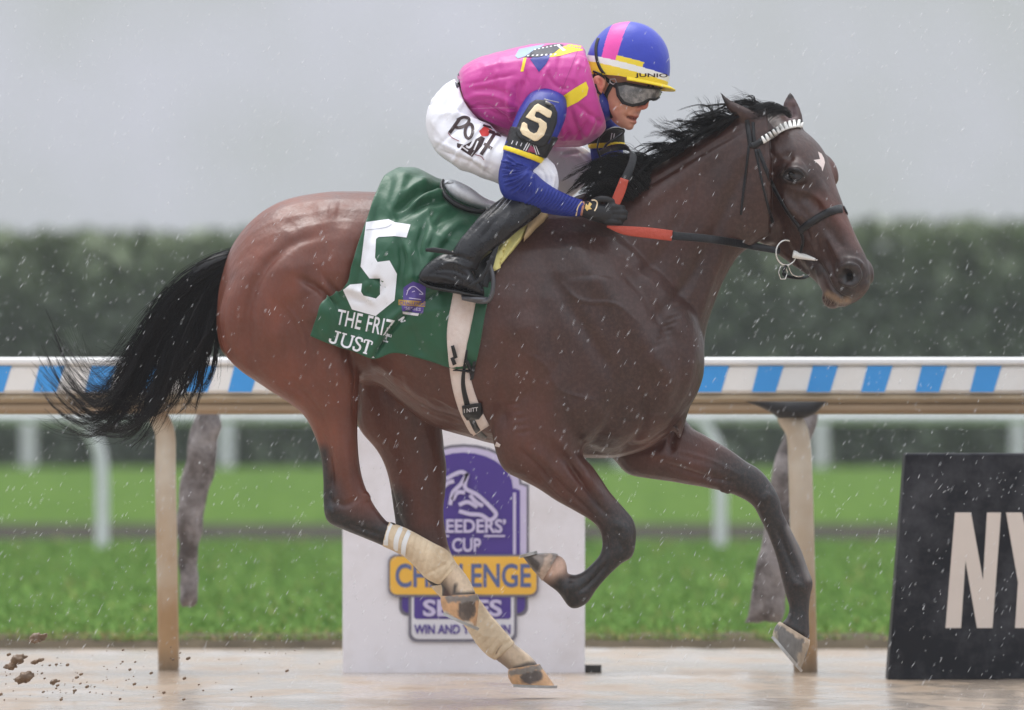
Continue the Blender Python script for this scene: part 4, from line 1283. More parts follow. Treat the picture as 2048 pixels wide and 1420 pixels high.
crest = np.array([(1120, 408), (1170, 388), (1215, 366), (1260, 346), (1310, 322), (1360, 298), (1410, 268), (1450, 246), (1490, 222), (1520, 212)], float)
def mane_set(i0, i1, offs, n, y=-.02, seed=1, **kw):
    gs = []
    A = catmull(crest[i0:i1 + 1], 3)
    for c in A:
        gs.append([(c[0], c[1], y)] + [(c[0] + dx, c[1] + dy, y - .02 * (j + 1)) for j, (dx, dy) in enumerate(offs)])
    return strands(gs, n, seed=seed, **kw)
MS = [mane_set(3, 9, [(-16, -8), (-36, -10), (-58, -4), (-80, 8)], 800, k=12, jit=.008, wav=.006, lenvar=.5, seed=11, clumps=60),
      mane_set(2, 9, [(-14, 4), (-34, 16), (-58, 30), (-80, 44)], 900, k=12, jit=.008, wav=.005, lenvar=.5, y=-.05, seed=12, clumps=60),
      mane_set(5, 7, [(-14, -16), (-34, -26), (-58, -24), (-84, -14)], 200, k=14, jit=.010, spread=1.3, wav=.010, lenvar=.5, r=(.0005, .001), seed=13, clumps=24),
      mane_set(6, 7, [(-10, -18), (-16, -34), (-18, -52), (-28, -64)], 60, k=12, jit=.010, spread=1.3, wav=.006, lenvar=.5, r=(.0005, .001), seed=14, clumps=14),
      mane_set(3, 4, [(-26, -8), (-52, -14), (-76, -24)], 60, k=12, jit=.012, spread=1.6, wav=.008, lenvar=.4, r=(.0005, .001), seed=15),
      # the heap blown up over the withers, in front of the rider
      strands([[(1290, 352, -.05), (1262, 336, -.08), (1220, 338, -.10), (1178, 362, -.10), (1140, 392, -.09)], [(1290, 366, -.09), (1262, 330, -.10), (1235, 315, -.10), (1192, 330, -.11), (1158, 372, -.10)],
               [(1270, 380, -.12), (1240, 352, -.13), (1206, 350, -.13), (1172, 376, -.13), (1150, 398, -.12)], [(1262, 396, -.14), (1240, 380, -.15), (1212, 378, -.15), (1185, 392, -.14), (1166, 404, -.13)]], 1500, 12, .010, 1.0, .006, (.0009, .0018), .35, seed=16, clumps=70),
      strands([[(1300, 330, .02), (1290, 322, -.02), (1262, 312, -.04), (1238, 312, -.04), (1216, 330, -.05)], [(1300, 345, -.06), (1275, 350, -.08), (1250, 360, -.09), (1225, 372, -.09)]], 260, 12, .014, 1.3, .008, (.0006, .0012), .4, seed=17)]
hair('mane', MS, horse)
FL = [strands([[(1560, 214, -.02), (1540, 208, -.03), (1520, 214, -.04), (1500, 218, -.05), (1478, 206, -.06)], [(1574, 222, -.03), (1552, 214, -.05), (1530, 222, -.07), (1510, 232, -.08), (1494, 232, -.08)], [(1582, 234, -.03), (1572, 222, -.06), (1556, 224, -.07), (1536, 236, -.08)]], 420, 12, .007, 1.0, .005, (.0006, .0013), .4, seed=21),
      strands([[(1540, 212, -.02), (1515, 200, -.03), (1495, 200, -.03), (1472, 212, -.03)], [(1500, 220, -.03), (1478, 200, -.03), (1462, 196, -.04), (1446, 204, -.04)]], 60, 12, .008, 1.5, .006, (.0004, .0008), .4, seed=22)]
hair('forelock', FL, horse)
wh = []
for i in range(90):
    q = (1640 + 50 * rng.random(), 590 + 18 * rng.random())
    h, n_, d_ = cast(HBV, *q)
    if h is None: continue
    v = np.array(n_) * .5 + np.array([rng.normal(0, .3), rng.normal(0, .3), -.9])
    v /= np.linalg.norm(v); L_ = .012 + .012 * rng.random()
    wh.append(np.array([np.array(h) + v * L_ * s for s in np.linspace(0, 1, 5)]))
link('whiskers', hair_mesh(wh, .0004), mat('whisker', (.3, .25, .2), .5), horse)

# ================================================================== SADDLE CLOTH
green = mat('green_nylon', srgb(14, 80, 50), .42, .5, .08, 6, bump=.12, bscale=120, sheen=.2)
cloth = empty('saddle_cloth', P(800, 560, -.3), 'green racing saddle cloth with big white 5 and its lower corner folded over', 'saddle cloth')
def curve_at(pts, n):
    A = catmull(np.array(pts, float), 12); L = np.concatenate([[0], np.cumsum(np.linalg.norm(np.diff(A, axis=0), axis=1))])
    t = np.linspace(0, L[-1], n); return np.stack([np.interp(t, L, A[:, 0]), np.interp(t, L, A[:, 1])], 1)
NU, NV = 92, 100
Lc = curve_at([(802, 333), (772, 350), (750, 390), (735, 434), (717, 484), (703, 530), (690, 573), (650, 597), (634, 632), (620, 672)], NV)
Rc = curve_at([(1050, 424), (1030, 452), (1004, 500), (986, 560), (970, 630), (960, 690), (950, 736)], NV)
Tc = curve_at([(802, 333), (832, 336), (866, 350), (893, 364), (960, 398), (1050, 424)], NU)
Bc = curve_at([(620, 672), (664, 690), (705, 702), (748, 718), (790, 706), (850, 720), (905, 736), (950, 736)], NU)
u = np.linspace(0, 1, NU)[None, :, None]; v = np.linspace(0, 1, NV)[:, None, None]
Gd = (1 - u) * Lc[:, None] + u * Rc[:, None] + (1 - v) * Tc[None] + v * Bc[None] - ((1 - u) * (1 - v) * Lc[0] + u * (1 - v) * Rc[0] + (1 - u) * v * Lc[-1] + u * v * Rc[-1])
Yd = np.zeros((NV, NU))
for i in range(NV):
    for j in range(NU):
        x, y = Gd[i, j]
        s = max(0, y - Tc[j, 1])
        yr = -.285 * math.sqrt(max(0, 1 - (1 - min(1, s / 235)) ** 2))
        h, _, _ = cast(HBV, x, y)
        yh = (h[1] - .020) if h is not None else 0.0
        ff = max(0, (y - 560) / 150) * max(0, 1 - (x - 620) / 150)           # the corner blown out
        Yd[i, j] = min(yr, yh) - .035 * min(1, ff)
for _ in range(4):
    Yd[1:-1, 1:-1] = (Yd[:-2, 1:-1] + Yd[2:, 1:-1] + Yd[1:-1, :-2] + Yd[1:-1, 2:] + 2 * Yd[1:-1, 1:-1]) / 6
# keep the sheet outside the horse
V = []
for i in range(NV):
    for j in range(NU): V.append(P(Gd[i, j, 0], Gd[i, j, 1], Yd[i, j]))
near = len(V)
for i in range(1, NV):
    for j in range(NU):
        p = P(Gd[i, j, 0], Gd[i, j, 1], Yd[i, j]); V.append(np.array([p[0], -p[1] + .02, p[2]]))
Fs = []
for i in range(NV - 1):
    for j in range(NU - 1):
        a = i * NU + j; Fs.append((a, a + NU, a + NU + 1, a + 1))
idx = lambda i, j: j if i == 0 else near + (i - 1) * NU + j
for i in range(NV - 1):
    for j in range(NU - 1): Fs.append((idx(i, j), idx(i, j + 1), idx(i + 1, j + 1), idx(i + 1, j)))
cm = mesh(V, Fs)
CS = [([(884, 376), (837, 386), (813, 408), (789, 424)], 6, -.012), ([(890, 388), (845, 396), (820, 416)], 7, .012), ([(896, 402), (851, 408), (807, 432), (780, 438)], 5, -.010), ([(905, 415), (860, 424), (830, 440)], 7, .010),
      ([(925, 425), (880, 440), (850, 470), (835, 500)], 7, -.009), ([(940, 440), (900, 460), (870, 500), (850, 540)], 8, .009), ([(880, 430), (860, 460), (850, 500)], 6, .008), ([(850, 450), (838, 480), (842, 520)], 6, -.008),
      ([(812, 345), (792, 400), (772, 440)], 9, .006), ([(860, 360), (830, 372), (800, 395)], 8, .007), ([(760, 400), (742, 470), (722, 540), (706, 590)], 7, -.006),
      ([(800, 480), (806, 520), (800, 560), (810, 590)], 7, -.010), ([(815, 490), (822, 540), (820, 570)], 7, .008), ([(742, 556), (756, 560), (764, 575), (758, 590)], 5, -.012), ([(736, 566), (724, 584)], 6, .008),
      ([(746, 720), (768, 680), (800, 640), (848, 600), (890, 577)], 4, -.016), ([(734, 716), (758, 672), (790, 632), (838, 592)], 7, .010),
      ([(640, 600), (655, 640), (650, 680)], 10, .010), ([(690, 610), (690, 650), (685, 690)], 12, -.007), ([(820, 650), (835, 690), (850, 715)], 10, -.007), ([(880, 600), (880, 660), (890, 720)], 12, .006),
      ([(960, 520), (950, 600), (945, 700)], 8, -.006), ([(690, 575), (720, 585), (750, 610)], 6, .008), ([(700, 596), (730, 604)], 5, -.006)]
sculpt(cm, [(p, w_, d_ * 1.35) for p, w_, d_ in CS], .0)
V = getV(cm); N = getN(cm)
dd = np.array([vnoise(q, 9, 31) * .007 + vnoise((q[0] + q[2], q[1], q[2] - q[0]), 20, 8) * .003 + .006 * crease((q[0] * 1.2, q[1], q[2] * .8), 7, 3.3) for q in V]); setV(cm, V + N * dd[:, None])
V = getV(cm)
for i in range(near):
    h, _, dv = cast(HBV, *proj(V[i:i + 1])[0])
    if h is not None and V[i, 1] > h[1] - .008:
        V[i] = np.array(h) - np.array(dv) * .008
setV(cm, V)
sheet_o = link('cloth_sheet', cm, green, cloth)
so = sheet_o.modifiers.new('t', 'SOLIDIFY'); so.thickness = .003; so.offset = 0
CBV = bvh_of(sheet_o)
wp = mat('white_numeral', (.84, .84, .88), .45, .4, .03, 30)
five = [(732, 444), (777, 438), (789, 444), (821, 449), (813, 475), (789, 472), (757, 474), (752, 478), (750, 515), (755, 524), (779, 521), (794, 548), (789, 601), (751, 632), (704, 619), (686, 580), (700, 569), (724, 567), (722, 583), (727, 591), (752, 597), (760, 589), (760, 557), (739, 557), (721, 533)]
V2, F2 = flat_curves([five]); decal('numeral', V2, F2, CBV, .0035, wp, cloth)
V2, F2 = strokeflat([(732, 460), (770, 455), (783, 449)], 1.6); decal('seam', V2, F2, CBV, .0042, mat('seam_grey', (.45, .45, .5), .6), cloth)
V2, F2 = flat_text('THE FRIZ', .012, 1.05); decal('lettering', quadmap(V2, [(677, 618), (790, 641), (783, 675), (671, 648)]), F2, CBV, .0035, wp, cloth, 5)
def glyphs(lines, parent, bvh, m, off=.0035, name='lettering'):
    for pts, wd in lines:
        V2, F2 = strokeflat(pts, wd); decal(name, V2, F2, bvh, off, m, parent, 5)
def mapj(pts, c=((664, 660), (745, 683), (737, 709), (657, 683))): return quadmap(np.array(pts, float), c)
just = [([(.02, .72), (.03, .92), (.09, 1.0), (.15, .92), (.16, .7), (.16, .03)], 4.4), ([(.08, .02), (.23, .02)], 3),
        ([(.31, .02), (.31, .75), (.36, .96), (.42, 1.0), (.48, .95), (.52, .75), (.52, .02)], 4), ([(.26, .02), (.37, .02)], 3), ([(.47, .02), (.57, .02)], 3),
        ([(.76, .25), (.75, .06), (.69, 0), (.63, .06), (.62, .25), (.68, .45), (.75, .6), (.76, .8), (.72, .97), (.67, 1.0), (.62, .95), (.61, .75)], 4.2),
        ([(.91, .02), (.91, .98)], 4.6), ([(.82, .26), (.83, .03), (.99, .03), (1.0, .26)], 3), ([(.86, .98), (.96, .98)], 3)]
glyphs([(mapj(p), w_) for p, w_ in just], cloth, CBV, wp)
glyphs([([(745, 714), (748, 717)], 4), ([(797, 641), (808, 634), (802, 643), (811, 641)], 3), ([(776, 655), (771, 682)], 4), ([(766, 681), (776, 684)], 3)], cloth, CBV, wp)
# emblem patch
gold = mat('gold_print', srgb(176, 140, 62), .45, .5, .1, 30)
ep = empty('emblem_patch', P(825, 595, -.34)); ep.parent = cloth; ep.location = Vector(P(825, 595, -.34)) - cloth.location
V2, F2 = flat_curves([[(806, 602), (807, 575), (814, 570), (826, 563), (842, 568), (852, 574), (850, 606)]]); decal('patch', V2, F2, CBV, .0035, purple, ep, 6)
V2, F2 = flat_curves([[(803, 610), (848, 614), (846, 627), (804, 622)]]); decal('patch', V2, F2, CBV, .0035, purple, ep, 6)
V2, F2 = flat_curves([[(797, 599), (851, 603), (850, 614), (797, 610)]]); decal('patch_band', V2, F2, CBV, .0042, gold, ep, 6)
V2, F2 = flat_text('CHALLENGE', .01); decal('patch_lettering', quadmap(V2, [(799, 602), (852, 605), (851, 612), (799, 609)]), F2, CBV, .005, purple, ep, 6)
V2, F2 = flat_text('SERIES', .01); decal('patch_lettering', quadmap(V2, [(811, 613), (842, 616), (841, 622), (811, 619)]), F2, CBV, .005, lav, ep, 6)
for h in ([(813, 590), (818, 577), (828, 573), (838, 580), (846, 588), (838, 588)], [(814, 582), (822, 575)], [(824, 584), (830, 582)], [(818, 596), (842, 599)]):
    V2, F2 = strokeflat(h, 1.6); decal('patch_horse', V2, F2, CBV, .005, lav, ep, 6)
V2, F2 = flat_curves([[(805, 623), (838, 627), (836, 632), (806, 628)]]); decal('patch_foot', V2, F2, CBV, .0045, whitep, ep, 6)

# ================================================================== SADDLE, GIRTH, STIRRUP
saddle = empty('saddle', P(985, 420, 0), 'small black racing saddle with pale wet cantle, white girth and yellow foam pad edge', 'saddle')
leather = mat('black_leather', (.012, .012, .014), .32, .35, .2, 20, bump=.15, bscale=90)
seat_m = mat('sheen_leather', (.86, .87, .92), .42, .5, .12, 14, bump=.2, bscale=90, dirt=(.4, .4, .43), dirt_scale=22, dirt_amt=.5)  # near-white base colour stands in for the wet sheen on the seat
link('seat', MB().add(*loft_px([((885, 366), (888, 380), .05, 0), ((890, 361), (902, 398), .11, 0), ((908, 360), (930, 414), .15, 0), ((940, 375), (962, 424), .15, 0), ((978, 400), (998, 432), .125, 0), ((1035, 412), (1045, 440), .10, 0), ((1085, 405), (1092, 434), .07, 0), ((1100, 405), (1102, 425), .03, 0)], 24, 5, 2.4)).mesh(), seat_m, saddle)
rim = [P(886, 361, -.05), P(884, 372, -.09), P(890, 390, -.13), P(908, 406, -.155), P(934, 418, -.16), (P(962, 423, -.16)), P(985, 420, -.15)]
link('seat_rim', MB().add(*tube(rim, [.006, .008, .009, .009, .009, .008, .006], 8, 5)).mesh(), leather, saddle)
for a, b in (((889, 368), (907, 364)), ((892, 377), (908, 372))):
    V2, F2 = strokeflat([a, ((a[0] + b[0]) / 2, (a[1] + b[1]) / 2 - 1), b], [2, 5, 4]); decal('cantle_mark', V2, F2, bvh_of(saddle.children[0]), .002, leather, saddle, 6)
ALLB = bvh_of(body, sheet_o)
def slab(name, poly, bvh, off, th, m, parent, maxlen=8):
    V2, F2 = flat_curves([poly]); o = decal(name, V2, F2, bvh, off + th, m, parent, maxlen)
    if o is None: print('SLAB MISSED', name, poly[0]); return None
    s_ = o.modifiers.new('t', 'SOLIDIFY'); s_.thickness = th; s_.offset = 0
    return o
slab('saddle_flap', [(975, 415), (1060, 420), (1040, 455), (1010, 500), (985, 560), (960, 575), (945, 540), (950, 480)], ALLB, .002, .006, leather, saddle)
tan = mat('chamois', srgb(205, 180, 140), .75, .3, .12, 20, bump=.3, bscale=80)
foam = mat('yellow_foam', srgb(232, 224, 150), .8, .2, .06, 12, bump=.2, bscale=120)
slab('foam_pad', [(981, 537), (985, 521), (1000, 494), (1034, 452), (1049, 438), (1059, 450), (1042, 477), (1000, 531), (989, 542)], ALLB, .002, .026, foam, saddle)
slab('chamois', [(1021, 455), (1041, 429), (1067, 419), (1096, 426), (1070, 452), (1048, 478), (1056, 452), (1046, 434), (1034, 452)], ALLB, .004, .030, tan, saddle)
girth_m = mat('white_girth', srgb(226, 212, 205), .6, .4, .08, 14, bump=.35, bscale=70, dirt=srgb(190, 150, 130), dirt_scale=8, dirt_amt=.5)
strap('girth', [(945, 480), (938, 540), (928, 600), (917, 660), (914, 710), (924, 770), (940, 820), (962, 862), (984, 888)], [44, 46, 48, 46, 36, 40, 42, 40, 30], ALLB, girth_m, saddle, .007, .003, 6)
GB = bvh_of(body, sheet_o, *[c for c in saddle.children if c.name.startswith('girth')])
strap('overgirth', [(934, 700), (926, 760), (932, 800), (944, 840), (958, 866), (978, 884)], [4, 8, 11, 12, 12, 10], GB, leather, saddle, .004, .001, 6)
slab('label_pad', [(924, 812), (962, 806), (966, 826), (958, 838), (934, 840), (926, 828)], GB, .005, .004, leather, saddle)
V2, F2 = flat_text('I NITT', .01); decal('lettering', quadmap(V2, [(928, 818), (956, 814), (956, 822), (928, 826)]), F2, GB, .013, whitep, saddle, 6)
for q in (((902, 692), (912, 715)), ((901, 716), (910, 728)), ((930, 722), (946, 748)), ((946, 724), (944, 758)), ((906, 741), (944, 742))):
    slab('buckle', [(q[0][0], q[0][1]), (q[0][0] + 6, q[0][1] - 2), (q[1][0] + 3, q[1][1]), (q[1][0] - 4, q[1][1] + 3)], GB, .009, .004, leather, saddle)
strap('buckle_strap', [(985, 885), (1000, 892)], [12, 6], GB, girth_m, saddle, .004, .002, 4)
# stirrup
SY_ = -.385
link('stirrup_leather', MB().add(*ribbon3([P(1004, 455, -.335), P(990, 500, -.355), P(978, 545, -.37), P(970, 574, -.38)], P(1, 0, 0) - P(0, 0, 0), .017, .004)).mesh(), leather, saddle)
link('stirrup_leather', MB().add(*ribbon3([P(985, 512, -.40), P(966, 552, -.41), P(938, 575, -.41)], [0, 0, 1.], .012, .004)).mesh(), leather, saddle)
iron = mat('stirrup_alloy', (.10, .10, .11), .3, .6, .2, 20, metal=.5)
st_ = link('stirrup', MB().add(*tube([P(976, 522, SY_), P(986, 552, SY_ - .01), P(984, 588, SY_ - .01), P(972, 603, SY_), P(945, 600, SY_), P(924, 596, SY_)], [.006, .007, .007, .008, .008, .007], 8, 5)).mesh(), iron, saddle)
link('stirrup', MB().add(*loft_px([((922, 590), (924, 600), .03, -.355), ((950, 593), (950, 604), .045, -.355), ((980, 594), (980, 606), .03, -.355)], 12, 3, 4)).mesh(), iron, saddle)
# ================================================================== THE RIDER
rider = empty('person', P(930, 230, 0), 'jockey in pink and blue silks and blue cap crouching forward over the bay horse', 'person')
skin = mat('skin', srgb(196, 138, 118), .5, .4, .10, 30, bump=.12, bscale=160, attr='Col')
pink_s = mat('pink_silk', srgb(198, 54, 150), .40, .5, .05, 8, bump=.12, bscale=70, sheen=.2)
blue_k = mat('blue_silk', srgb(32, 46, 142), .45, .5, .08, 10, bump=.1, bscale=70)
blue_u = mat('blue_stretch', srgb(34, 50, 140), .55, .4, .10, 14, bump=.2, bscale=200)
yel = mat('yellow_silk', srgb(240, 212, 44), .5, .4, .05, 10)
blackc = mat('black_cloth', (.016, .016, .018), .55, .4, .2, 20, bump=.2, bscale=120)
whitec = mat('white_breeches', (.80, .80, .86), .55, .4, .04, 6, bump=.10, bscale=60)
creamf = mat('cream_felt', srgb(236, 214, 178), .7, .3, .06, 40, bump=.2, bscale=200)

arm_n = [((1072, 182), (1132, 196), .05, -.17), ((1036, 226), (1124, 240), .05, -.215), ((1020, 270), (1100, 294), .048, -.245), ((1006, 310), (1078, 326), .045, -.265), ((1001, 350), (1062, 342), .042, -.28), ((1004, 384), (1068, 346), .044, -.29), ((1034, 404), (1084, 362), .042, -.285), ((1070, 418), (1106, 378), .038, -.27), ((1110, 426), (1134, 390), .032, -.245), ((1150, 429), (1162, 402), .027, -.222), ((1180, 436), (1186, 402), .027, -.21)]
arm_f = [((1130, 190), (1200, 200), .05, .17), ((1160, 240), (1226, 245), .05, .20), ((1178, 285), (1240, 280), .045, .22), ((1184, 325), (1246, 325), .042, .23), ((1192, 372), (1250, 352), .042, .22), ((1215, 400), (1258, 368), .036, .19), ((1250, 418), (1275, 384), .03, .15), ((1285, 425), (1296, 396), .027, .11)]
# one continuous body under the clothes
B = MB()
B.add(*loft_px([((925, 160), (942, 218), .10, 0), ((985, 122), (1008, 255), .14, 0), ((1060, 102), (1085, 275), .155, 0), ((1125, 96), (1160, 275), .165, 0), ((1165, 112), (1200, 250), .13, -.005), ((1180, 135), (1216, 226), .075, -.015), ((1192, 142), (1226, 214), .062, -.02), ((1205, 130), (1245, 205), .062, -.025)], 20, 4))
B.add(*loft_px(arm_n, 14, 3)); B.add(*loft_px(arm_f, 14, 3))
B.add(*loft_px([((920, 165), (940, 215), .09, 0), ((888, 186), (958, 240), .13, 0), ((868, 220), (980, 260), .14, 0), ((862, 255), (985, 280), .13, 0)], 16, 4))
for s_ in (1, -1):
    B.add(*loft_px([((866, 230), (980, 255), .08, -.09 * s_), ((885, 300), (1010, 285), .075, -.15 * s_), ((960, 345), (1065, 306), .06, -.205 * s_), ((1030, 378), (1105, 342), .045, -.222 * s_), ((1040, 396), (1090, 392), .04, -.24 * s_), ((975, 425), (1030, 445), .042, -.31 * s_), ((916, 490), (960, 505), .032, -.345 * s_), ((880, 530), (940, 570), .03, -.35 * s_), ((900, 560), (955, 582), .025, -.35 * s_)], 14, 4))
# head
B.add(*loft_px([((1196, 84), (1312, 96), .05, -.03), ((1188, 112), (1322, 126), .066, -.03), ((1186, 140), (1324, 154), .073, -.03), ((1188, 162), (1318, 172), .074, -.032), ((1194, 180), (1305, 186), .071, -.035), ((1200, 196), (1292, 201), .067, -.037), ((1205, 210), (1285, 214), .062, -.039), ((1211, 222), (1280, 227), .056, -.04), ((1219, 234), (1274, 238), .048, -.042), ((1229, 246), (1268, 249), .038, -.044), ((1242, 255), (1260, 258), .022, -.046)], 24, 5, 2.2))
FX = -.055
B.add(*tube([P(1297, 182, FX), P(1293, 198, FX - .004), P(1288, 211, FX - .006)], [.008, .011, .0135], 10, 5))
B.add(*ellipsoid(P(1288, 213, FX - .010), [[.015, 0, .004], [0, .013, 0], [0, 0, .011]]))
B.add(*ellipsoid(P(1278, 217, FX - .028), [[.010, 0, 0], [0, .009, 0], [0, 0, .008]]))
B.add(*ellipsoid(P(1270, 232, FX - .008), [[.014, 0, 0], [0, .022, 0], [0, 0, .008]]))
B.add(*ellipsoid(P(1266, 244, FX - .006), [[.013, 0, 0], [0, .020, 0], [0, 0, .009]]))
B.add(*ellipsoid(P(1258, 252, FX - .002), [[.016, 0, 0], [0, .020, 0], [0, 0, .014]]))
B.add(*ellipsoid(P(1240, 208, -.085), [[.030, 0, 0], [0, .020, 0], [0, 0, .024]]))
# ear
B.add(*loft_px([((1189, 152), (1206, 149), .012, -.112), ((1186, 160), (1212, 157), .015, -.116), ((1188, 171), (1211, 171), .015, -.116), ((1193, 181), (1206, 181), .013, -.112), ((1197, 188), (1204, 188), .008, -.108)], 14, 5))
pm_ = remesh(B, .0036, 3, .5)
sculpt(pm_, [([(1196, 158), (1202, 164), (1200, 174)], 3.2, -.010), ([(1248, 228), (1258, 235), (1278, 238)], 2.2, -.011), ([(1257, 234), (1272, 238.5)], 3.0, -.007), ([(1266, 218), (1258, 224), (1252, 234), (1254, 242)], 2.2, -.0035), ([(1246, 220), (1244, 230)], 6, .003),
             ([(1262, 247), (1268, 249)], 2, -.003), ([(1283, 221), (1276, 222)], 2, -.004), ([(1206, 200), (1214, 222), (1230, 244)], 5, -.004), ([(1240, 190), (1262, 200)], 7, .003), ([(1210, 196), (1200, 215)], 4, -.003)], .2)
Vp = getV(pm_); Qp = proj(Vp)
C = np.tile(np.array(srgb(208, 150, 126)), (len(Vp), 1))
def tint(pts, wd, amt, c):
    global C
    d, _ = polydist(Qp, np.array(pts, float)); f = (amt * np.exp(-(d / wd) ** 2))[:, None]; C = C * (1 - f) + np.array(c) * f
tint([(1292, 212), (1284, 214)], 9, .6, srgb(214, 110, 98)); tint([(1262, 236), (1276, 235), (1272, 243)], 4.5, .75, srgb(176, 84, 80)); tint([(1255, 234), (1276, 238.5)], 2.4, .9, srgb(64, 28, 28))
tint([(1198, 160), (1200, 178)], 9, .6, srgb(205, 100, 88)); tint([(1236, 236), (1256, 252)], 12, .35, srgb(140, 100, 90)); tint([(1245, 210)], 14, .3, srgb(206, 130, 108)); tint([(1270, 226), (1280, 226)], 4, .4, srgb(150, 100, 88))
colattr(pm_, C)
rbody = link('body', pm_, skin, rider)
mb = MB().add(*loft_px([((1187, 140), (1210, 150), .012, -.098), ((1186, 150), (1196, 160), .012, -.10), ((1187, 168), (1192, 176), .008, -.095)], 10, 4))
link('hair', mb.mesh(), mat('short_hair', (.012, .010, .010), .5), rider)

# silks
T = MB()
T.add(*loft_px([((914, 152), (938, 226), .125, 0), ((926, 134), (952, 242), .148, 0), ((952, 118), (978, 256), .165, 0), ((990, 106), (1018, 270), .178, 0), ((1040, 94), (1066, 284), .188, 0), ((1088, 87), (1118, 292), .196, 0), ((1128, 86), (1164, 291), .20, 0), ((1150, 90), (1192, 276), .188, -.005), ((1164, 95), (1208, 262), .16, -.01), ((1170, 112), (1212, 252), .125, -.012), ((1171, 130), (1208, 246), .10, -.015)], 28, 6, 2.25))
tm = remesh(T, .0048, 3)
TS = [([(1070, 190), (1050, 220), (1040, 250)], 8, -.010), ([(1052, 150), (1040, 190), (1030, 240)], 8, -.006), ([(1020, 160), (1016, 200), (1022, 250)], 7, .006), ([(1034, 165), (1028, 215)], 5, -.005), ([(1100, 130), (1085, 160), (1080, 182)], 6, .005), ([(1120, 110), (1112, 160)], 6, -.004),
      ([(925, 200), (965, 190), (1010, 200), (1050, 230)], 8, .006), ([(930, 216), (980, 214), (1040, 262)], 5, -.006), ([(940, 180), (985, 178), (1020, 188)], 7, -.004), ([(960, 140), (1010, 125)], 12, .004),
      ([(1140, 215), (1150, 250), (1170, 285)], 8, -.007), ([(1120, 240), (1130, 285)], 9, .006), ([(1190, 230), (1180, 255), (1160, 285)], 8, .006), ([(1150, 205), (1180, 230), (1210, 250)], 7, -.005), ([(1132, 190), (1124, 220)], 6, -.008), ([(1060, 270), (1020, 262), (970, 246)], 4, -.006),
      ([(1040, 130), (1060, 170)], 5, -.003), ([(985, 130), (1000, 170), (1000, 220)], 9, .003)]
TS += [([(1040, 236), (1000, 232), (955, 206)], 4, -.004), ([(1036, 224), (1000, 218)], 4, .004), ([(930, 170), (975, 160), (1030, 150)], 5, -.003), ([(1100, 284), (1070, 262), (1046, 256)], 4, .004), ([(1140, 262), (1120, 280)], 4, -.005), ([(1176, 240), (1164, 262), (1150, 280)], 4, -.004), ([(1160, 120), (1150, 150), (1152, 170)], 5, .004), ([(1064, 100), (1050, 130), (1046, 160)], 6, .003), ([(1090, 140), (1110, 170), (1140, 180)], 5, -.004), ([(960, 230), (990, 245), (1030, 262)], 4, .004)]
sculpt(tm, [(p, w_ * .72, d_ * 1.45) for p, w_, d_ in TS], .1)
silks = link('silks', tm, pink_s, rider)
V = getV(tm); N = getN(tm); setV(tm, V + N * np.array([vnoise(q, 12, 5) * .0022 + .0024 * crease((q[0] + .3 * q[2], q[1], q[2] * .6), 6, 9.1) + .0014 * crease(q, 13, 2.2) for q in V])[:, None])
TB = bvh_of(silks)
def sd_(name, poly, m, off=.0012, bv=None, par=None, ml=6):
    V2, F2 = flat_curves([poly]); return decal(name, V2, F2, bv or TB, off, m, par or silks, ml)
sd_('blue_emblem', [(1060, 118), (1078, 108), (1102, 110), (1092, 128), (1078, 144)], blue_k, .0012)
sd_('yellow_swoosh', [(1098, 114), (1112, 100), (1136, 89), (1160, 88), (1178, 94), (1178, 99), (1150, 103), (1118, 112)], yel, .0016)
sd_('film_strip', [(1030, 112), (1038, 98), (1062, 93), (1090, 88), (1078, 97), (1052, 112), (1036, 117)], mat('pale_film', srgb(150, 175, 205), .5), .0020)
sd_('film_strip', [(1048, 114), (1070, 98), (1096, 90), (1118, 87), (1128, 90), (1108, 106), (1076, 114)], mat('dark_film', srgb(34, 36, 52), .5), .0026)
for k in range(7):
    sd_('film_hole', [(1054 + 9 * k, 112.5 - 0.3 * k), (1058 + 9 * k, 112 - .3 * k), (1059 + 9 * k, 109.5 - .5 * k), (1055 + 9 * k, 110 - .5 * k)], whitep, .0034)
    sd_('film_hole', [(1068 + 8 * k, 100 - 1.6 * k), (1072 + 8 * k, 99.5 - 1.6 * k), (1072 + 8 * k, 97.5 - 1.6 * k), (1068 + 8 * k, 98 - 1.6 * k)], whitep, .0034)
sd_('film_edge', [(1112, 90), (1117, 88), (1132, 100), (1126, 102)], whitep, .0034)
sd_('yellow_bar', [(1041, 143), (1047, 116), (1053, 115), (1047, 143)], yel, .0016)
for a, b in (((1128, 200), (1174, 168)),): 
    sd_('yellow_stripe', [(1118, 208), (1126, 192), (1150, 176), (1172, 163), (1177, 176), (1174, 190), (1156, 204), (1130, 217)], yel, .003)
V2, F2 = strokeflat([(934, 218), (980, 216), (1030, 216)], 1.3); decal('seam', V2, F2, TB, .001, mat('seam_pink', srgb(225, 130, 190), .5), silks)
V2, F2 = strokeflat([(1156, 100), (1140, 140), (1120, 190)], 1.3); decal('seam', V2, F2, TB, .001, mat('seam_rose', srgb(170, 50, 130), .5), silks)
# collar
link('collar', remesh(MB().add(*loft_px([((1160, 146), (1204, 246), .094, -.015), ((1170, 146), (1220, 240), .088, -.018), ((1180, 148), (1229, 232), .078, -.02), ((1186, 156), (1231, 227), .068, -.022)], 24, 4)), .004, 3), blue_k, rider)
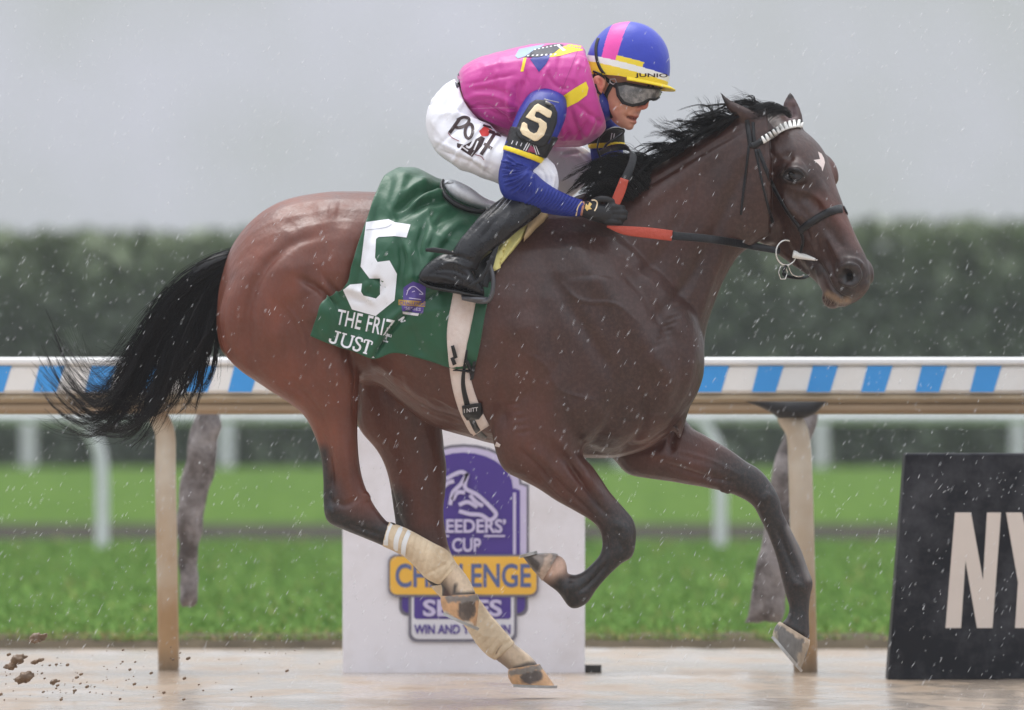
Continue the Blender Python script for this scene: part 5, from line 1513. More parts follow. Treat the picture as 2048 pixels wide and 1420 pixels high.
# sleeves
def sleeve(st_, name, m, par, vox=.0042, strokes=()):
    me = remesh(MB().add(*loft_px(st_, 22, 6, 2.1)), vox, 2)
    if strokes: sculpt(me, strokes, .5)
    return link(name, me, m, par)
cap_n = [((1084, 172), (1110, 178), .03, -.15), ((1060, 186), (1130, 192), .055, -.175), ((1042, 210), (1134, 218), .066, -.20), ((1030, 235), (1128, 246), .066, -.22), ((1019, 264), (1108, 288), .062, -.242), ((1010, 290), (1088, 316), .058, -.258), ((1004, 304), (1078, 328), .054, -.265)]
ribs_scale = 2.8
sl_n = sleeve(cap_n, 'silks_sleeve', blue_k, silks, strokes=[([(1100, 195), (1122, 230), (1120, 270)], 6, -.005), ([(1110, 260), (1090, 290)], 5, .004)])
und = [((1012, 280), (1092, 306), .052, -.255), ((1004, 308), (1080, 328), .050, -.265), ((998, 338), (1068, 340), .049, -.275), ((997, 366), (1065, 344), .050, -.285), ((1006, 392), (1071, 346), .052, -.29), ((1032, 409), (1086, 360), .050, -.285), ((1066, 421), (1106, 374), .046, -.272), ((1104, 429), (1131, 387), .040, -.25), ((1138, 433), (1152, 396), .035, -.232), ((1160, 433), (1166, 400), .032, -.22)]
ribs = []
ic = np.array([1068., 343.])
for a in np.linspace(150, 265, 13):          # creases fanning out from the inside of the elbow
    dv = np.array([math.cos(math.radians(a)), -math.sin(math.radians(a))])
    ribs.append(([ic + dv * 6, ic + dv * 34 + np.array([0, 3]), ic + dv * (62 if a < 235 else 50)], 2.0, .0030 if int(a) % 2 else .0036))
for k in range(9):
    ribs.append(([(1002 + k, 322 + k * 6), (1030, 328 + k * 4.5), (1060, 334 + k * 2)], 1.8, .0028))
for k in range(15):
    x0 = 1062 + k * 6.6; ribs.append(([(x0 - 14, 408 + k * 1.7), (x0 + 4, 392 + k * 1.6), (x0 + 16, 368 + k * 2.4)], 1.7, .0026))
us_n = sleeve(und, 'undershirt_sleeve', blue_u, rider, .0032, [(p, w_ * .9, d_ * ribs_scale) for p, w_, d_ in ribs])
cap_f = [((1140, 180), (1200, 190), .05, .16), ((1158, 225), (1226, 232), .06, .19), ((1172, 265), (1244, 262), .055, .215), ((1178, 290), (1246, 286), .052, .222)]
sl_f = sleeve(cap_f, 'silks_sleeve', blue_k, silks)
ribf = [([(1180 + 2 * k, 300 + 9 * k), (1215, 296 + 9 * k), (1250, 300 + 8 * k)], 2, .003) for k in range(7)]
us_f = sleeve([((1176, 270), (1240, 268), .046, .218), ((1180, 300), (1246, 298), .046, .225), ((1184, 330), (1249, 328), .045, .23), ((1190, 368), (1252, 350), .045, .222), ((1212, 398), (1262, 366), .04, .19), ((1248, 418), (1276, 384), .034, .15), ((1280, 424), (1292, 394), .03, .115)], 'undershirt_sleeve', blue_u, rider, .0042, ribf)
# armbands
ab = sleeve([((1021, 252), (1118, 276), .066, -.236), ((1016, 268), (1106, 294), .0655, -.244), ((1008, 292), (1092, 318), .062, -.256)], 'armband', blackc, rider)
ring_y = sleeve([((1008, 290), (1090, 317), .064, -.255), ((1004, 299), (1082, 328), .061, -.262)], 'armband_edge', yel, ab)
AB = bvh_of(sl_n, ab, us_n)
pad = [(1060, 206), (1072, 199), (1092, 200), (1108, 210), (1115, 226), (1114, 246), (1104, 272), (1094, 290), (1080, 294), (1048, 280), (1034, 272), (1030, 262), (1040, 238)]
V2, F2 = flat_curves([pad]); po = decal('number_pad', V2, F2, AB, .009, blackc, ab, 6); s_ = po.modifiers.new('t', 'SOLIDIFY'); s_.thickness = .007; s_.offset = -1
PB = bvh_of(po)
five2 = [(1069, 211), (1076, 207), (1103, 222), (1104, 226), (1101, 235), (1096, 235), (1077, 223), (1072, 223), (1069, 231), (1072, 235), (1081, 237), (1093, 246), (1094, 255), (1088, 271), (1076, 281), (1069, 282), (1044, 268), (1040, 260), (1044, 246), (1048, 244), (1054, 248), (1055, 256), (1060, 263), (1068, 267), (1074, 264), (1079, 253), (1077, 246), (1059, 238), (1051, 234)]
V2, F2 = flat_curves([five2]); fo = decal('numeral', V2, F2, PB, .003, creamf, ab, 6); s_ = fo.modifiers.new('t', 'SOLIDIFY'); s_.thickness = .003; s_.offset = -1
ABB = bvh_of(ab)
for k in range(4):
    V2, F2 = strokeflat([(1023 + 9 * k, 288 + 2.2 * k), (1026 + 9 * k, 281 + 2.2 * k)], 1.6); decal('tick', V2, F2, ABB, .001, whitep, ab)
for k in range(2):
    V2, F2 = strokeflat([(1044 + 4.4 * k, 306 + k), (1056 + 4.4 * k, 284 + k)], 2); decal('tick', V2, F2, ABB, .001, whitep, ab)
    V2, F2 = strokeflat([(1067 + 4.4 * k, 290 + k), (1076 + 4.4 * k, 316 - k)], 1.6); decal('tick', V2, F2, ABB, .001, whitep, ab)
V2, F2 = flat_curves([[(1052, 307), (1062, 290), (1068, 296), (1075, 318)]]); decal('red_wedge', V2, F2, ABB, .0012, mat('rose_cloth', srgb(150, 60, 92), .5), ab)
link('safety_pin', MB().add(*tube([P(1088, 198, -.285), P(1100, 201, -.29), P(1118, 205, -.28)], .0018, 6, 4)).mesh(), steel, ab)
slab('clip', [(1093, 198), (1108, 204), (1104, 212), (1090, 206)], bvh_of(po), .003, .005, mat('clip_steel', (.25, .24, .23), .4, .5, .1, 20, metal=.4), ab)
abf = sleeve([((1168, 262), (1248, 258), .066, .21), ((1176, 292), (1250, 288), .06, .222)], 'armband', blackc, rider)
ryf = sleeve([((1175, 288), (1250, 284), .064, .221), ((1177, 298), (1250, 295), .061, .224)], 'armband_edge', yel, abf)
abfB = bvh_of(abf)
for k in range(2):
    V2, F2 = strokeflat([(1224 + 5 * k, 266 + k), (1221 + 5 * k, 282)], 2); decal('tick', V2, F2, abfB, .001, whitep, abf)
# breeches
Br = MB()
Br.add(*loft_px([((910, 158), (936, 226), .125, 0), ((886, 174), (962, 246), .158, 0), ((864, 204), (984, 268), .176, 0), ((854, 242), (992, 286), .168, 0), ((862, 282), (988, 300), .12, 0)], 24, 5))
Br.add(*loft_px([((858, 212), (980, 250), .10, -.09), ((853, 248), (1000, 268), .105, -.11), ((866, 294), (1022, 278), .10, -.15), ((904, 328), (1048, 290), .09, -.19), ((954, 351), (1074, 300), .08, -.205), ((1000, 368), (1097, 320), .068, -.215), ((1036, 386), (1114, 346), .056, -.222), ((1062, 397), (1116, 374), .048, -.23), ((1086, 399), (1110, 392), .03, -.235)], 24, 5))
Br.add(*loft_px([((858, 222), (985, 252), .10, .09), ((905, 316), (1048, 276), .092, .16), ((990, 352), (1110, 284), .08, .21), ((1056, 374), (1158, 290), .07, .25), ((1106, 388), (1190, 314), .062, .27), ((1140, 396), (1196, 346), .045, .27)], 20, 5))
bm_ = remesh(Br, .005, 3)
sculpt(bm_, [(p_, w_ * .75, d_ * 1.5) for p_, w_, d_ in [([(940, 232), (900, 270), (870, 300)], 6, -.004), ([(965, 250), (930, 290), (905, 325)], 5, .005), ([(985, 262), (955, 300), (935, 335)], 5, -.005), ([(1000, 275), (975, 310), (965, 345)], 5, .005), ([(880, 190), (870, 230), (872, 260)], 9, .004), ([(905, 180), (890, 215), (885, 250)], 6, -.004),
             ([(925, 200), (905, 240)], 5, .004), ([(1010, 300), (1030, 330), (1030, 360)], 5, -.005), ([(880, 300), (930, 320), (980, 350)], 4, -.004), ([(870, 280), (920, 305), (980, 335)], 4, .004), ([(1070, 330), (1090, 350), (1088, 380)], 4, -.004), ([(1098, 335), (1106, 360), (1100, 385)], 4, .004), ([(1120, 310), (1160, 305)], 4, -.004), ([(1140, 320), (1165, 345)], 5, .004)]], .4)
V = getV(bm_); N = getN(bm_); setV(bm_, V + N * np.array([.0045 * crease((q[0] + q[2], q[1], (q[2] - q[0]) * .5), 6, 4.4) + .0022 * crease((q[0], q[1], q[2] * .6), 14, 1.2) for q in V])[:, None])
breeches = link('breeches', bm_, whitec, rider)
BB = bvh_of(breeches)
ink = mat('maroon_ink', srgb(48, 22, 26), .55)
def ll(pts, wd, m=ink, off=.0028, nm='lettering'):
    V2, F2 = strokeflat(pts, wd); decal(nm, V2, F2, BB, off, m, breeches, 6)
ll([(919, 238), (899, 266)], 7); ll([(914, 240), (928, 234), (938, 238), (934, 248), (920, 255), (910, 254)], 6)
oc = [(938 + 8.5 * math.cos(t_) * .85 + 6 * math.sin(t_) * .5, 262 - 14 * math.sin(t_) + 3 * math.cos(t_)) for t_ in np.linspace(0, 2 * math.pi, 13)]
ll(oc, 6.2)
redm = mat('red_ink', srgb(205, 62, 58), .55)
V2, F2 = flat_curves([[(958, 262), (969, 252), (984, 260), (976, 272), (964, 273)]]); decal('logo', V2, F2, BB, .0015, redm, breeches, 6)
V2, F2 = flat_curves([[(962, 272), (970, 276), (964, 292), (944, 314), (914, 294), (914, 286), (930, 290), (948, 280)]]); decal('logo', V2, F2, BB, .0012, ink, breeches, 6)
ll([(950, 276), (940, 294), (932, 292)], 4.5, whitep, .0034, 'logo'); ll([(956, 282), (948, 300)], 3, whitep, .0034, 'logo'); ll([(922, 292), (936, 302)], 3, whitep, .0034, 'logo')
ll([(966, 250), (986, 256)], 4); ll([(990, 266), (976, 288), (962, 309)], 7); ll([(978, 262), (1004, 271)], 6.5); ll([(968, 287), (984, 297)], 6)
thin = mat('rose_ink', srgb(140, 80, 90), .55)
ll([(896, 265), (904, 275), (918, 282)], 1.6, thin); ll([(950, 309), (962, 313), (968, 320)], 1.6, thin)
# waistband
slab('waistband', [(911, 150), (918, 146), (920, 170), (914, 176), (909, 164)], bvh_of(breeches, silks), .0, .003, mat('grey_waist', (.07, .07, .09), .6), rider)

# boots
boot_m = mat('wet_boot', (.010, .010, .013), .28, .38, .25, 14, bump=.3, bscale=50, rvar=.1)
def boot(sgn):
    K = MB(); y = lambda v_: v_ * sgn
    K.add(*loft_px([((1010, 388), (1092, 396), .056, y(-.245)), ((1003, 396), (1090, 416), .060, y(-.258)), ((984, 410), (1066, 440), .060, y(-.280)), ((960, 432), (1036, 462), .056, y(-.312)), ((936, 460), (1008, 486), .053, y(-.328)), ((916, 484), (978, 508), .050, y(-.342)), ((904, 504), (962, 524), .047, y(-.35)), ((898, 518), (955, 542), .045, y(-.352))], 20, 5, 2.2))
    K.add(*loft_px([((837, 552), (839, 562), .018, y(-.352)), ((843, 540), (847, 569), .034, y(-.352)), ((858, 524), (868, 575), .042, y(-.352)), ((884, 508), (892, 579), .046, y(-.352)), ((912, 510), (916, 584), .047, y(-.354)), ((936, 532), (940, 588), .046, y(-.356)), ((954, 558), (957, 592), .038, y(-.358)), ((968, 576), (969, 594), .022, y(-.358))], 20, 5, 2.3))
    me = remesh(K, .0045, 3)
    sculpt(me, [([(1000, 392), (965, 425), (935, 462), (912, 500)], 5, .004), ([(1005, 402), (975, 430), (948, 462)], 3, -.004), ([(890, 515), (915, 512), (950, 525)], 4, -.006), ([(882, 528), (910, 526), (945, 540)], 4, .006), ([(872, 540), (905, 540), (940, 556)], 3.5, -.005), ([(850, 553), (890, 556), (930, 572)], 3, .004), ([(842, 566), (900, 578), (955, 590)], 2.5, -.004), ([(1000, 430), (960, 480)], 5, -.004), ([(1030, 420), (990, 470)], 6, .004)], .9, facing=True)
    o = link('boot', me, boot_m, rider)
    link('sole', MB().add(*loft_px([((836, 558), (838, 565), .022, y(-.352)), ((860, 571), (862, 578), .044, y(-.352)), ((910, 580), (910, 587), .049, y(-.354)), ((950, 588), (950, 595), .042, y(-.356)), ((969, 592), (969, 598), .022, y(-.358))], 14, 5, 3)).mesh(), blackc, o)
    return o
bt = boot(1)
link('heel_strap', MB().add(*ribbon3([P(852, 500, -.36), P(868, 500, -.38), P(890, 503, -.405), P(912, 508, -.405)], [0, 0, 1.], [.010, .016, .014, .010], .005)).mesh(), leather, bt)
bt_b = bvh_of(bt)
for k in range(4):
    V2, F2 = strokeflat([(1004 + 7 * k, 388 + 3 * k), (985 + 7 * k, 410 + 3 * k)], 1.6); decal('elastic', V2, F2, bt_b, .001, mat('grey_elastic', (.2, .2, .22), .5), bt)
boot(-1)

# helmet
hf = np.array([.955, -.22, -.185]); hf /= np.linalg.norm(hf)
hu = np.array([.185, .03, .98]); hu -= hf * (hu @ hf); hu /= np.linalg.norm(hu)
hs = np.cross(hu, hf); hs /= np.linalg.norm(hs)
if hs[1] > 0: hs = -hs                                  # towards the camera
HC_ = P(1253, 147, -.035); K_ = (D - .03) / F
ha, hb_, hh = 86 * K_, .118, 104 * K_
nu, nv = 300, 170
Vh = []; Ch = []
cb, cp, cy, cw = np.array(srgb(40, 58, 180)), np.array(srgb(232, 70, 170)), np.array(srgb(242, 214, 50)), np.array([.82, .82, .8])
for i in range(nv + 1):
    t_ = i / nv                                          # 0 rim .. 1 crown
    z = -13 * K_ + (hh + 13 * K_) * math.sin(t_ * math.pi / 2)
    zz = max(0, z / hh); r = (1 - zz ** 2.25) ** (1 / 2.15) if zz < 1 else 0
    if z < 0: r = 1 - .02 * (z / (13 * K_)) ** 2
    for j in range(nu):
        an = 2 * math.pi * j / nu
        x, s_ = ha * r * math.cos(an), hb_ * r * math.sin(an)
        zb_ = z + (.012 * max(0, -math.cos(an)) * -1 if z < 0 else 0)
        Vh.append(HC_ + hf * x + hs * s_ + hu * zb_)
        X_, Z_ = x / K_, z / K_
        band = 9.4 - .06 * X_
        if abs(Z_ - band) < 6.2: c = cw
        elif Z_ < band: c = cy
        elif Z_ < band + 17 and -12 < X_ < 44: c = cy
        elif abs(X_ + 26) < 17: c = cp
        else: c = cb
        Ch.append(c)
Fh = []
for i in range(nv):
    for j in range(nu):
        Fh.append((i * nu + j, i * nu + (j + 1) % nu, (i + 1) * nu + (j + 1) % nu, (i + 1) * nu + j))
hm_ = mesh(Vh, Fh); colattr(hm_, np.array(Ch))
cap_m = mat('cap_cover', (.1, .1, .6), .42, .5, .05, 10, attr='Col', bump=.10, bscale=60, sheen=.15)
V = getV(hm_); N = getN(hm_); setV(hm_, V + N * np.array([vnoise(q, 20, 5) * .0012 for q in V])[:, None])
helmet = link('helmet', hm_, cap_m, rider)
vis = []
for k in range(25):
    an = math.radians(-78 + 156 * k / 24)
    o_ = (6 + 12 * max(0, math.cos(an)) ** 1.2) * K_
    a_ = HC_ + hf * ha * .97 * math.cos(an) + hs * hb_ * .97 * math.sin(an) + hu * (-12 * K_)
    b_2 = HC_ + hf * (ha + o_) * math.cos(an) + hs * (hb_ + o_ * .35) * math.sin(an) + hu * (-19 * K_ + 4 * K_ * math.cos(an))
    vis.append(np.array([a_ + hu * .003, (a_ + b_2) / 2 + hu * .006, b_2 + hu * .002, b_2 - hu * .002, (a_ + b_2) / 2 - hu * .001, a_ - hu * .006]))
link('peak', MB().add(*rings(vis)).mesh(), yel, helmet)
HBH = bvh_of(helmet)
V2, F2 = flat_text('JUNIOR', .02, 1.0); V2 = quadmap(V2, [(1270, 146), (1351, 147.5), (1351, 157.5), (1270, 156)]); decal('lettering', V2, F2, HBH, .0012, ink, helmet, 4)
strap('elastic_strap', [(1213, 50), (1200, 68), (1192, 92), (1193, 116), (1200, 136), (1213, 154), (1226, 166)], 6, HBH, blackc, helmet, .003, .001)
# goggles
gm = mesh(*loft_px([((1176, 150), (1328, 158), .088, -.034), ((1180, 185), (1324, 188), .089, -.035), ((1188, 220), (1306, 222), .080, -.036)], 40, 6, 2.15))
GBV = bvh_of(gm)
lensm = mat('lens', (.12, .12, .125), .12, .6, .35, 26, dirt=(.42, .40, .39), dirt_scale=26, dirt_amt=.75, coat=.8)
V2, F2 = flat_curves([[(1229, 166), (1252, 164), (1290, 172), (1326, 176), (1328, 190), (1313, 201), (1300, 201), (1290, 210), (1264, 214), (1244, 208), (1233, 192)]])
gog = decal('goggles', V2, F2, GBV, .001, blackc, rider, 6); s_ = gog.modifiers.new('t', 'SOLIDIFY'); s_.thickness = .008; s_.offset = -1
V2, F2 = flat_curves([[(1236, 173), (1252, 170), (1288, 177), (1322, 180), (1322, 190), (1310, 197), (1298, 196), (1284, 204), (1264, 208), (1249, 203), (1240, 191)]]); decal('lens', V2, F2, GBV, .004, lensm, gog, 5)
RB = bvh_of(rbody)
strap('goggle_strap', [(1186, 142), (1206, 152), (1222, 166), (1236, 174)], [4, 6, 8, 10], bvh_of(rbody, helmet), blackc, gog, .003, .002)
strap('chin_strap', [(1226, 164), (1218, 178), (1212, 192), (1213, 208), (1218, 224), (1224, 236)], [9, 9, 8, 6, 6, 5], RB, blackc, helmet, .003, .001)
strap('chin_strap', [(1190, 168), (1196, 184), (1206, 190), (1214, 188)], [5, 5, 5, 5], RB, blackc, helmet, .003, .001)
hbk, _, hd_ = cast(RB, 1226, 163)
link('strap_buckle', MB().add(*tube([np.array(hbk) + np.array([dx * K_, -.012, dz * K_]) for dx, dz in ((-6, 4), (4, 5), (7, -2), (0, -6), (-6, -2), (-6, 4))], .0016, 6, 1)).mesh(), whitep, helmet)

# gloved hands: palm, four curled fingers, thumb
def glove(base, sg, y0, dy):
    Gl = MB(); bx, by = base
    q = lambda x, y, d: P(bx + x, by + y, y0 + d * sg)
    Gl.add(*loft_px([((bx - 6, by + 16), (bx - 2, by - 16), .030, y0 - .004), ((bx + 10, by + 22), (bx + 14, by - 14), .033, y0), ((bx + 32, by + 28), (bx + 36, by - 10), .034, y0), ((bx + 52, by + 26), (bx + 54, by - 6), .028, y0)], 16, 4, 2.3))
    for i, (fx, fy, ln) in enumerate(((56, -4, 1.0), (60, 6, 1.08), (60, 16, 1.02), (55, 25, .85))):
        k = ln
        Gl.add(*tube([q(fx - 18, fy, -.006), q(fx, fy, -.020), q(fx + 16 * k, fy + 1, -.014), q(fx + 19 * k, fy + 2, .012), q(fx + 6, fy + 2, .026)], [.010, .0105, .0098, .009, .008], 9, 4))
    Gl.add(*tube([q(14, -12, -.01), q(30, -20, -.018), q(48, -18, -.016), q(62, -12, -.004)], [.012, .0115, .0105, .009], 9, 4))
    me = remesh(Gl, .0034, 2)
    return link('glove', me, blackc, rider)
gl = glove((1170, 418), 1, -.21, 0)
glf = glove((1288, 410), -1, .105, 0)
GLB = bvh_of(gl)
V2, F2 = strokeflat([(1160, 434), (1163, 416), (1170, 405), (1186, 400), (1194, 404), (1193, 414), (1189, 422)], 2.6); decal('cuff_piping', V2, F2, bvh_of(gl, us_n), .0025, creamf, gl, 5)
V2, F2 = strokeflat([(1152, 432), (1156, 414), (1166, 400)], 2.4); decal('cuff_piping', V2, F2, bvh_of(gl, us_n), .0025, creamf, gl, 5)
goldm = mat('gold_thread', srgb(226, 190, 110), .5)
V2, F2 = flat_curves([[(1170, 416), (1172, 407), (1176, 411), (1179, 404), (1184, 408), (1180, 414), (1184, 418), (1177, 419), (1174, 422)]]); decal('cuff_emblem', V2, F2, bvh_of(gl, us_n), .003, goldm, gl, 5)

# ================================================================== BRIDLE AND REINS
bridle = empty('bridle', P(1540, 330, -.15), 'black leather bridle with white toothed browband, steel bit ring and red rubber reins', 'bridle')
strap('headpiece', [(1494, 240), (1497, 262), (1502, 296)], [9, 10, 10], HBV, leather, bridle, .004, .001)
strap('headpiece', [(1506, 244), (1507, 268), (1511, 296)], [6, 7, 7], HBV, leather, bridle, .004, .001)
strap('throat_lash', [(1498, 290), (1492, 340), (1486, 390), (1482, 430)], [5, 5, 5, 4], HBV, leather, bridle, .003, .001)
strap('cheek_strap', [(1511, 298), (1519, 340), (1529, 385), (1541, 430), (1546, 446)], [6, 5, 5, 6, 6], HBV, leather, bridle, .004, .001)
strap('cheek_strap', [(1516, 298), (1530, 334), (1548, 376), (1572, 420), (1602, 460)], [8, 8, 7, 7, 8], HBV, leather, bridle, .004, .001)
strap('noseband', [(1598, 464), (1614, 450), (1646, 430), (1672, 419), (1688, 417)], [13, 15, 16, 17, 17], HBV, leather, bridle, .006, .001)
# the rest of the noseband, round the nose and under the jaw, in the plane of the near part
loc = []
for q in ((1604, 459), (1630, 440), (1650, 428), (1672, 419), (1686, 417)):
    h, _, _ = cast(HBV, *q)
    if h is not None:
        r_ = np.array(h) - S3; loc.append((r_ @ H_d, r_ @ H_n))
loc = np.array(loc); kb, ka = np.polyfit(loc[:, 1], loc[:, 0], 1)
ring_pts = []
for a in np.linspace(0, 2 * np.pi, 49)[:-1]:
    dirv = H_n * math.cos(a) + H_l * math.sin(a); v_ = -.14
    far = HP(0, v_, 0) + dirv * .5
    vv_ = v_ + .06 * math.cos(a)
    o0 = Vector(far + H_d * (ka + kb * vv_))
    h, n_, _, _ = HBV.ray_cast(o0, Vector(-dirv))
    if h is not None: ring_pts.append(np.array(h) + dirv * .002)
nbp = [p for p in ring_pts]
link('noseband', MB().add(*ribbon3(nbp[25:] , H_d, .026, .006, 2)).mesh(), leather, bridle)
strap('nose_strap', [(1602, 466), (1606, 484), (1600, 506)], [7, 6, 5], HBV, leather, bridle, .003, .001)
strap('browband', [(1503, 292), (1516, 286), (1532, 276), (1552, 262), (1572, 252), (1594, 247), (1612, 250), (1624, 258)], [13, 13, 14, 14, 14, 14, 13, 10], HBV, leather, bridle, .004, .002)
BRB = bvh_of(body, *[c for c in bridle.children if c.name.startswith('browband')])
bp_ = curve_at([(1524, 282), (1540, 272), (1556, 261), (1574, 252.5), (1594, 248.5), (1612, 251), (1625, 259)], 14)
beadm = mat('white_beads', (.84, .83, .80), .35, .5, .03, 20)
for k in range(13):
    a, b = bp_[k], bp_[k + 1]; tv = b - a; nv_ = np.array([tv[1], -tv[0]]) / np.linalg.norm(tv)
    if nv_[1] > 0: nv_ = -nv_
    ln = 8.5 if k > 4 else 7.5
    tip = .30 if k < 6 else .42
    poly = [a - nv_ * 6, b - nv_ * 6 - tv * .12, (a + b) / 2 + tv * (tip - .1) + nv_ * ln, (a + b) / 2 - tv * (tip * .5) + nv_ * ln]
    slab('bead', [tuple(p) for p in poly], BRB, .004, .006, beadm, bridle, 7)
# bit ring
hr, _, dr = cast(HBV, 1582, 504)
ybit = hr[1] - .02
ringp = [P(1573 + 21 * math.cos(t_), 505 + 25 * math.sin(t_), ybit + .012 * math.cos(t_)) for t_ in np.linspace(0, 2 * math.pi, 25)]
steel2 = mat('bright_steel', (.72, .71, .68), .22, .6, .08, 30, metal=.8)
link('bit_ring', MB().add(*tube(ringp, .0034, 8, 1)).mesh(), steel2, bridle)
yb2 = [cast(HBV, *q)[0] for q in ((1592, 511), (1612, 516), (1634, 521))]
yb2 = [(-.2 if h is None else h[1]) for h in yb2]
link('bit_guard', MB().add(*tube([P(1586, 508, ybit - .004), P(1600, 511, yb2[0] - .012), P(1616, 515, yb2[1] - .008), P(1630, 519, yb2[2] - .004)], [.0125, .0115, .008, .004], 12, 5)).mesh(), beadm, bridle)
link('bit_hook', MB().add(*tube([P(1628, 518, yb2[2] - .004), P(1634, 520, yb2[2] - .006), P(1637, 515, yb2[2] - .004)], .0022, 6, 4)).mesh(), steel2, bridle)
link('chin_buckle', MB().add(*tube([P(1566 + 9 * math.cos(t_), 545 + 15 * math.sin(t_), ybit) for t_ in np.linspace(0, 2 * math.pi, 7)], .0022, 6, 1)).mesh(), steel2, bridle)
link('chin_strap', MB().add(*ribbon3([P(1572, 530, ybit - .004), P(1566, 546, ybit), P(1580, 554, ybit + .01), P(1604, 556, ybit + .04), P(1618, 552, ybit + .07)], [0, .3, 1.], [.010, .014, .010, .010, .008], .004)).mesh(), leather, bridle)
link('chin_chain', MB().add(*tube([P(1576, 530, ybit), P(1584, 548, ybit + .01), P(1598, 553, ybit + .02), P(1608, 550, ybit + .04)], .0022, 6, 5)).mesh(), steel2, bridle)
link('rein', MB().add(*ribbon3([P(1560, 502, ybit - .004), P(1500, 491, ybit - .012), P(1420, 478, -.215), P(1340, 471, -.235)], [0, .15, 1.], [.020, .025, .026, .026], .004)).mesh(), leather, bridle)
rub = mat('red_rubber', srgb(176, 72, 54), .6, .4, .08, 20, bump=.4, bscale=80)
link('rein_grip', MB().add(*ribbon3([P(1344, 471.5, -.235), P(1300, 466, -.24), P(1250, 461, -.235), P(1214, 453, -.225)], [0, .15, 1.], [.034, .034, .028, .006], .006)).mesh(), rub, bridle)
link('rein_grip', MB().add(*ribbon3([P(1228, 412, -.225), P(1240, 384, -.22), P(1249, 358, -.215)], [1., 0, .25], [.030, .032, .028], .006)).mesh(), rub, bridle)
link('rein_bight', MB().add(*ribbon3([P(1248, 362, -.214), P(1262, 332, -.20), P(1266, 310, -.18), P(1254, 296, -.15), P(1236, 294, -.12), P(1216, 298, -.06), P(1200, 306, 0)], [[1, 0, .3], [1, 0, .1], [.9, .2, -.3], [.3, .4, -.9], [0, .3, -1], [0, .3, -1], [.3, .3, -1]], [.026, .026, .022, .020, .020, .018, .016], .005)).mesh(), leather, bridle)
link('rein_bight', MB().add(*ribbon3([P(1202, 318, .0), P(1195, 296, .02), P(1202, 272, .04), P(1222, 257, .05), P(1242, 257, .05), P(1247, 264, .04), P(1232, 276, .03), P(1214, 288, .02), P(1204, 304, .0)], [0, 1., .3], .016, .005)).mesh(), leather, bridle)
link('rein', MB().add(*ribbon3([P(1296, 410, .10), P(1400, 440, .14), P(1500, 470, .13), P(1600, 505, .06)], [0, .15, 1.], .024, .004)).mesh(), leather, bridle)

# ================================================================== FLYING MUD AND RAIN
clod_m = mat('wet_mud', (.17, .105, .06), .45, .5, .35, 30, bump=.5, bscale=60)
clods = [((38, 1318), 12, 'ragged clod of mud in the air, upper large one at the left'), ((50, 1355), 14, 'flat dark clod of mud in the air, lower large one at the left'), ((76, 1276), 13, 'pale clod of mud flying highest, against the turf edge'),
         ((22, 1332), 9, 'long drip of mud hanging below the upper large clod'), ((70, 1324), 6, 'small round mud lump right of the upper large clod'), ((6, 1412), 9, 'mud lump cut by the bottom left corner'), ((108, 1363), 6, 'dark mud fleck right of the flat clod'), ((82, 1320), 5, 'smallest mud lump of the upper left cluster')]
for i, ((cx, cy), rp, lab) in enumerate(clods):
    y = -.1 - .05 * (i % 3) + (.6 if i == 2 else 0); r = rp * (D + y) / F
    V, Fs = ellipsoid(P(cx, cy, y), [[r * 1.25, 0, r * .3], [0, r, 0], [0, 0, r * .75]], 22, 14)
    V = [np.asarray(v) for v in V]; c = P(cx, cy, y)
    V = [c + (v - c) * (1 + .55 * vnoise((v - c) / r, 1.5, i * 7.3) + .25 * vnoise((v - c) / r, 4, i * 3.1)) for v in V]
    tag(link('mud_clod', MB().add(V, Fs).mesh(), clod_m), lab, 'mud clod', 'mud clods thrown up behind the horse')
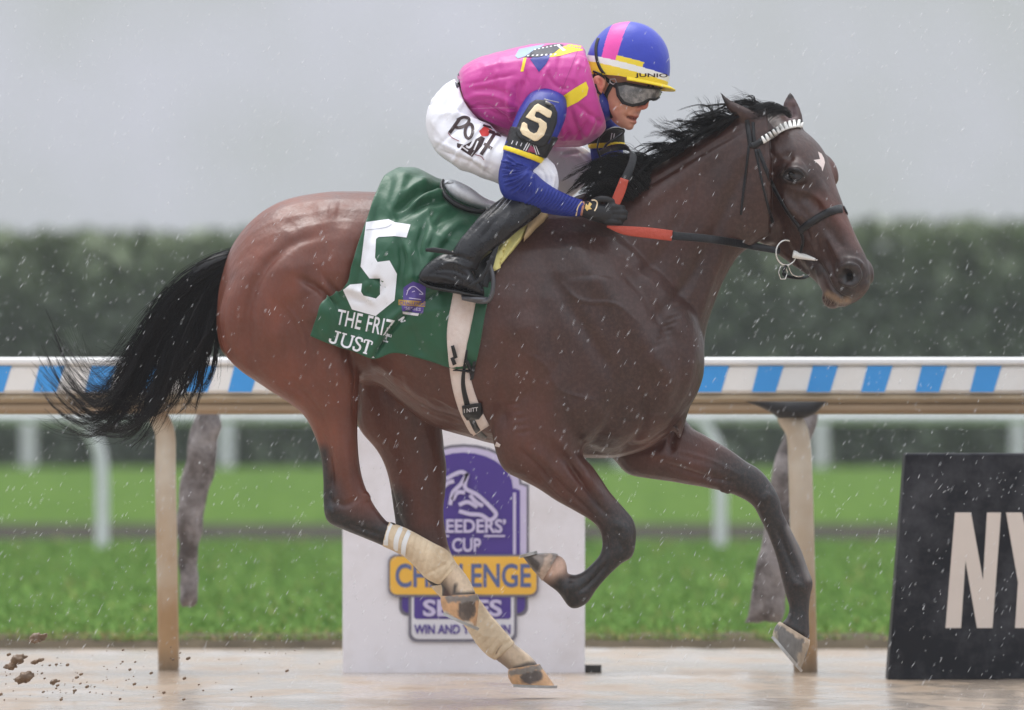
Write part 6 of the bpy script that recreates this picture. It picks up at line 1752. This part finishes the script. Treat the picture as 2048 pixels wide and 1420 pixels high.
def spray():
    mb = MB()
    g = np.random.default_rng(5)
    for i in range(150):
        if g.random() < .6: px, py = g.normal(160, 120), g.normal(1370, 35)
        else: px, py = g.random() * 640, 1290 + 110 * g.random()
        y = g.normal(0, .25); r = (1.0 + 2.6 * g.random() ** 3) * K_
        if P(px, py, y)[2] < .004: continue
        V, Fs = ellipsoid(P(px, py, y), np.diag([r * (1 + .6 * g.random()), r, r]) @ np.array([[.9, 0, .4], [0, 1, 0], [-.4, 0, .9]]), 7, 5)
        mb.add(V, Fs)
    o = link('mud_spray', mb.mesh(), clod_m); o['kind'] = 'stuff'
spray()
def rain():
    g = np.random.default_rng(9); n = 12000
    c = np.stack([(g.random(n) * 2 - 1) * 2.4, -2.6 + 6.2 * g.random(n), g.random(n) * 3.0], 1)
    L_ = .0025 + .012 * g.random(n) ** 2.2; r = .00042 + .0006 * g.random(n) ** 2
    d = np.stack([.50 + .10 * g.normal(size=n), .1 * g.normal(size=n), np.full(n, .86)], 1); d /= np.linalg.norm(d, axis=1)[:, None]
    a = np.cross(d, [0, 1, 0]); a /= np.linalg.norm(a, axis=1)[:, None]; b = np.cross(d, a)
    top, bot = c + d * L_[:, None], c - d * L_[:, None]
    V = np.stack([bot] + [c - d * (L_ * .3)[:, None] + r[:, None] * (a * math.cos(t_) + b * math.sin(t_)) for t_ in (0, 1.571, 3.1416, 4.712)] + [top], 1).reshape(-1, 3)
    base = (np.arange(n) * 6)[:, None, None]
    T_ = np.array([[0, 2, 1], [0, 3, 2], [0, 4, 3], [0, 1, 4], [5, 1, 2], [5, 2, 3], [5, 3, 4], [5, 4, 1]])[None]
    o = link('rain', mesh_np(V, (base + T_).reshape(-1, 3)), None)
    m = bpy.data.materials.new('raindrop'); m.use_nodes = True; b_ = m.node_tree.nodes['Principled BSDF']
    b_.inputs['Base Color'].default_value = (.9, .92, .95, 1); b_.inputs['Roughness'].default_value = .15; b_.inputs['Alpha'].default_value = .6
    o.data.materials.append(m); o['kind'] = 'stuff'
rain()
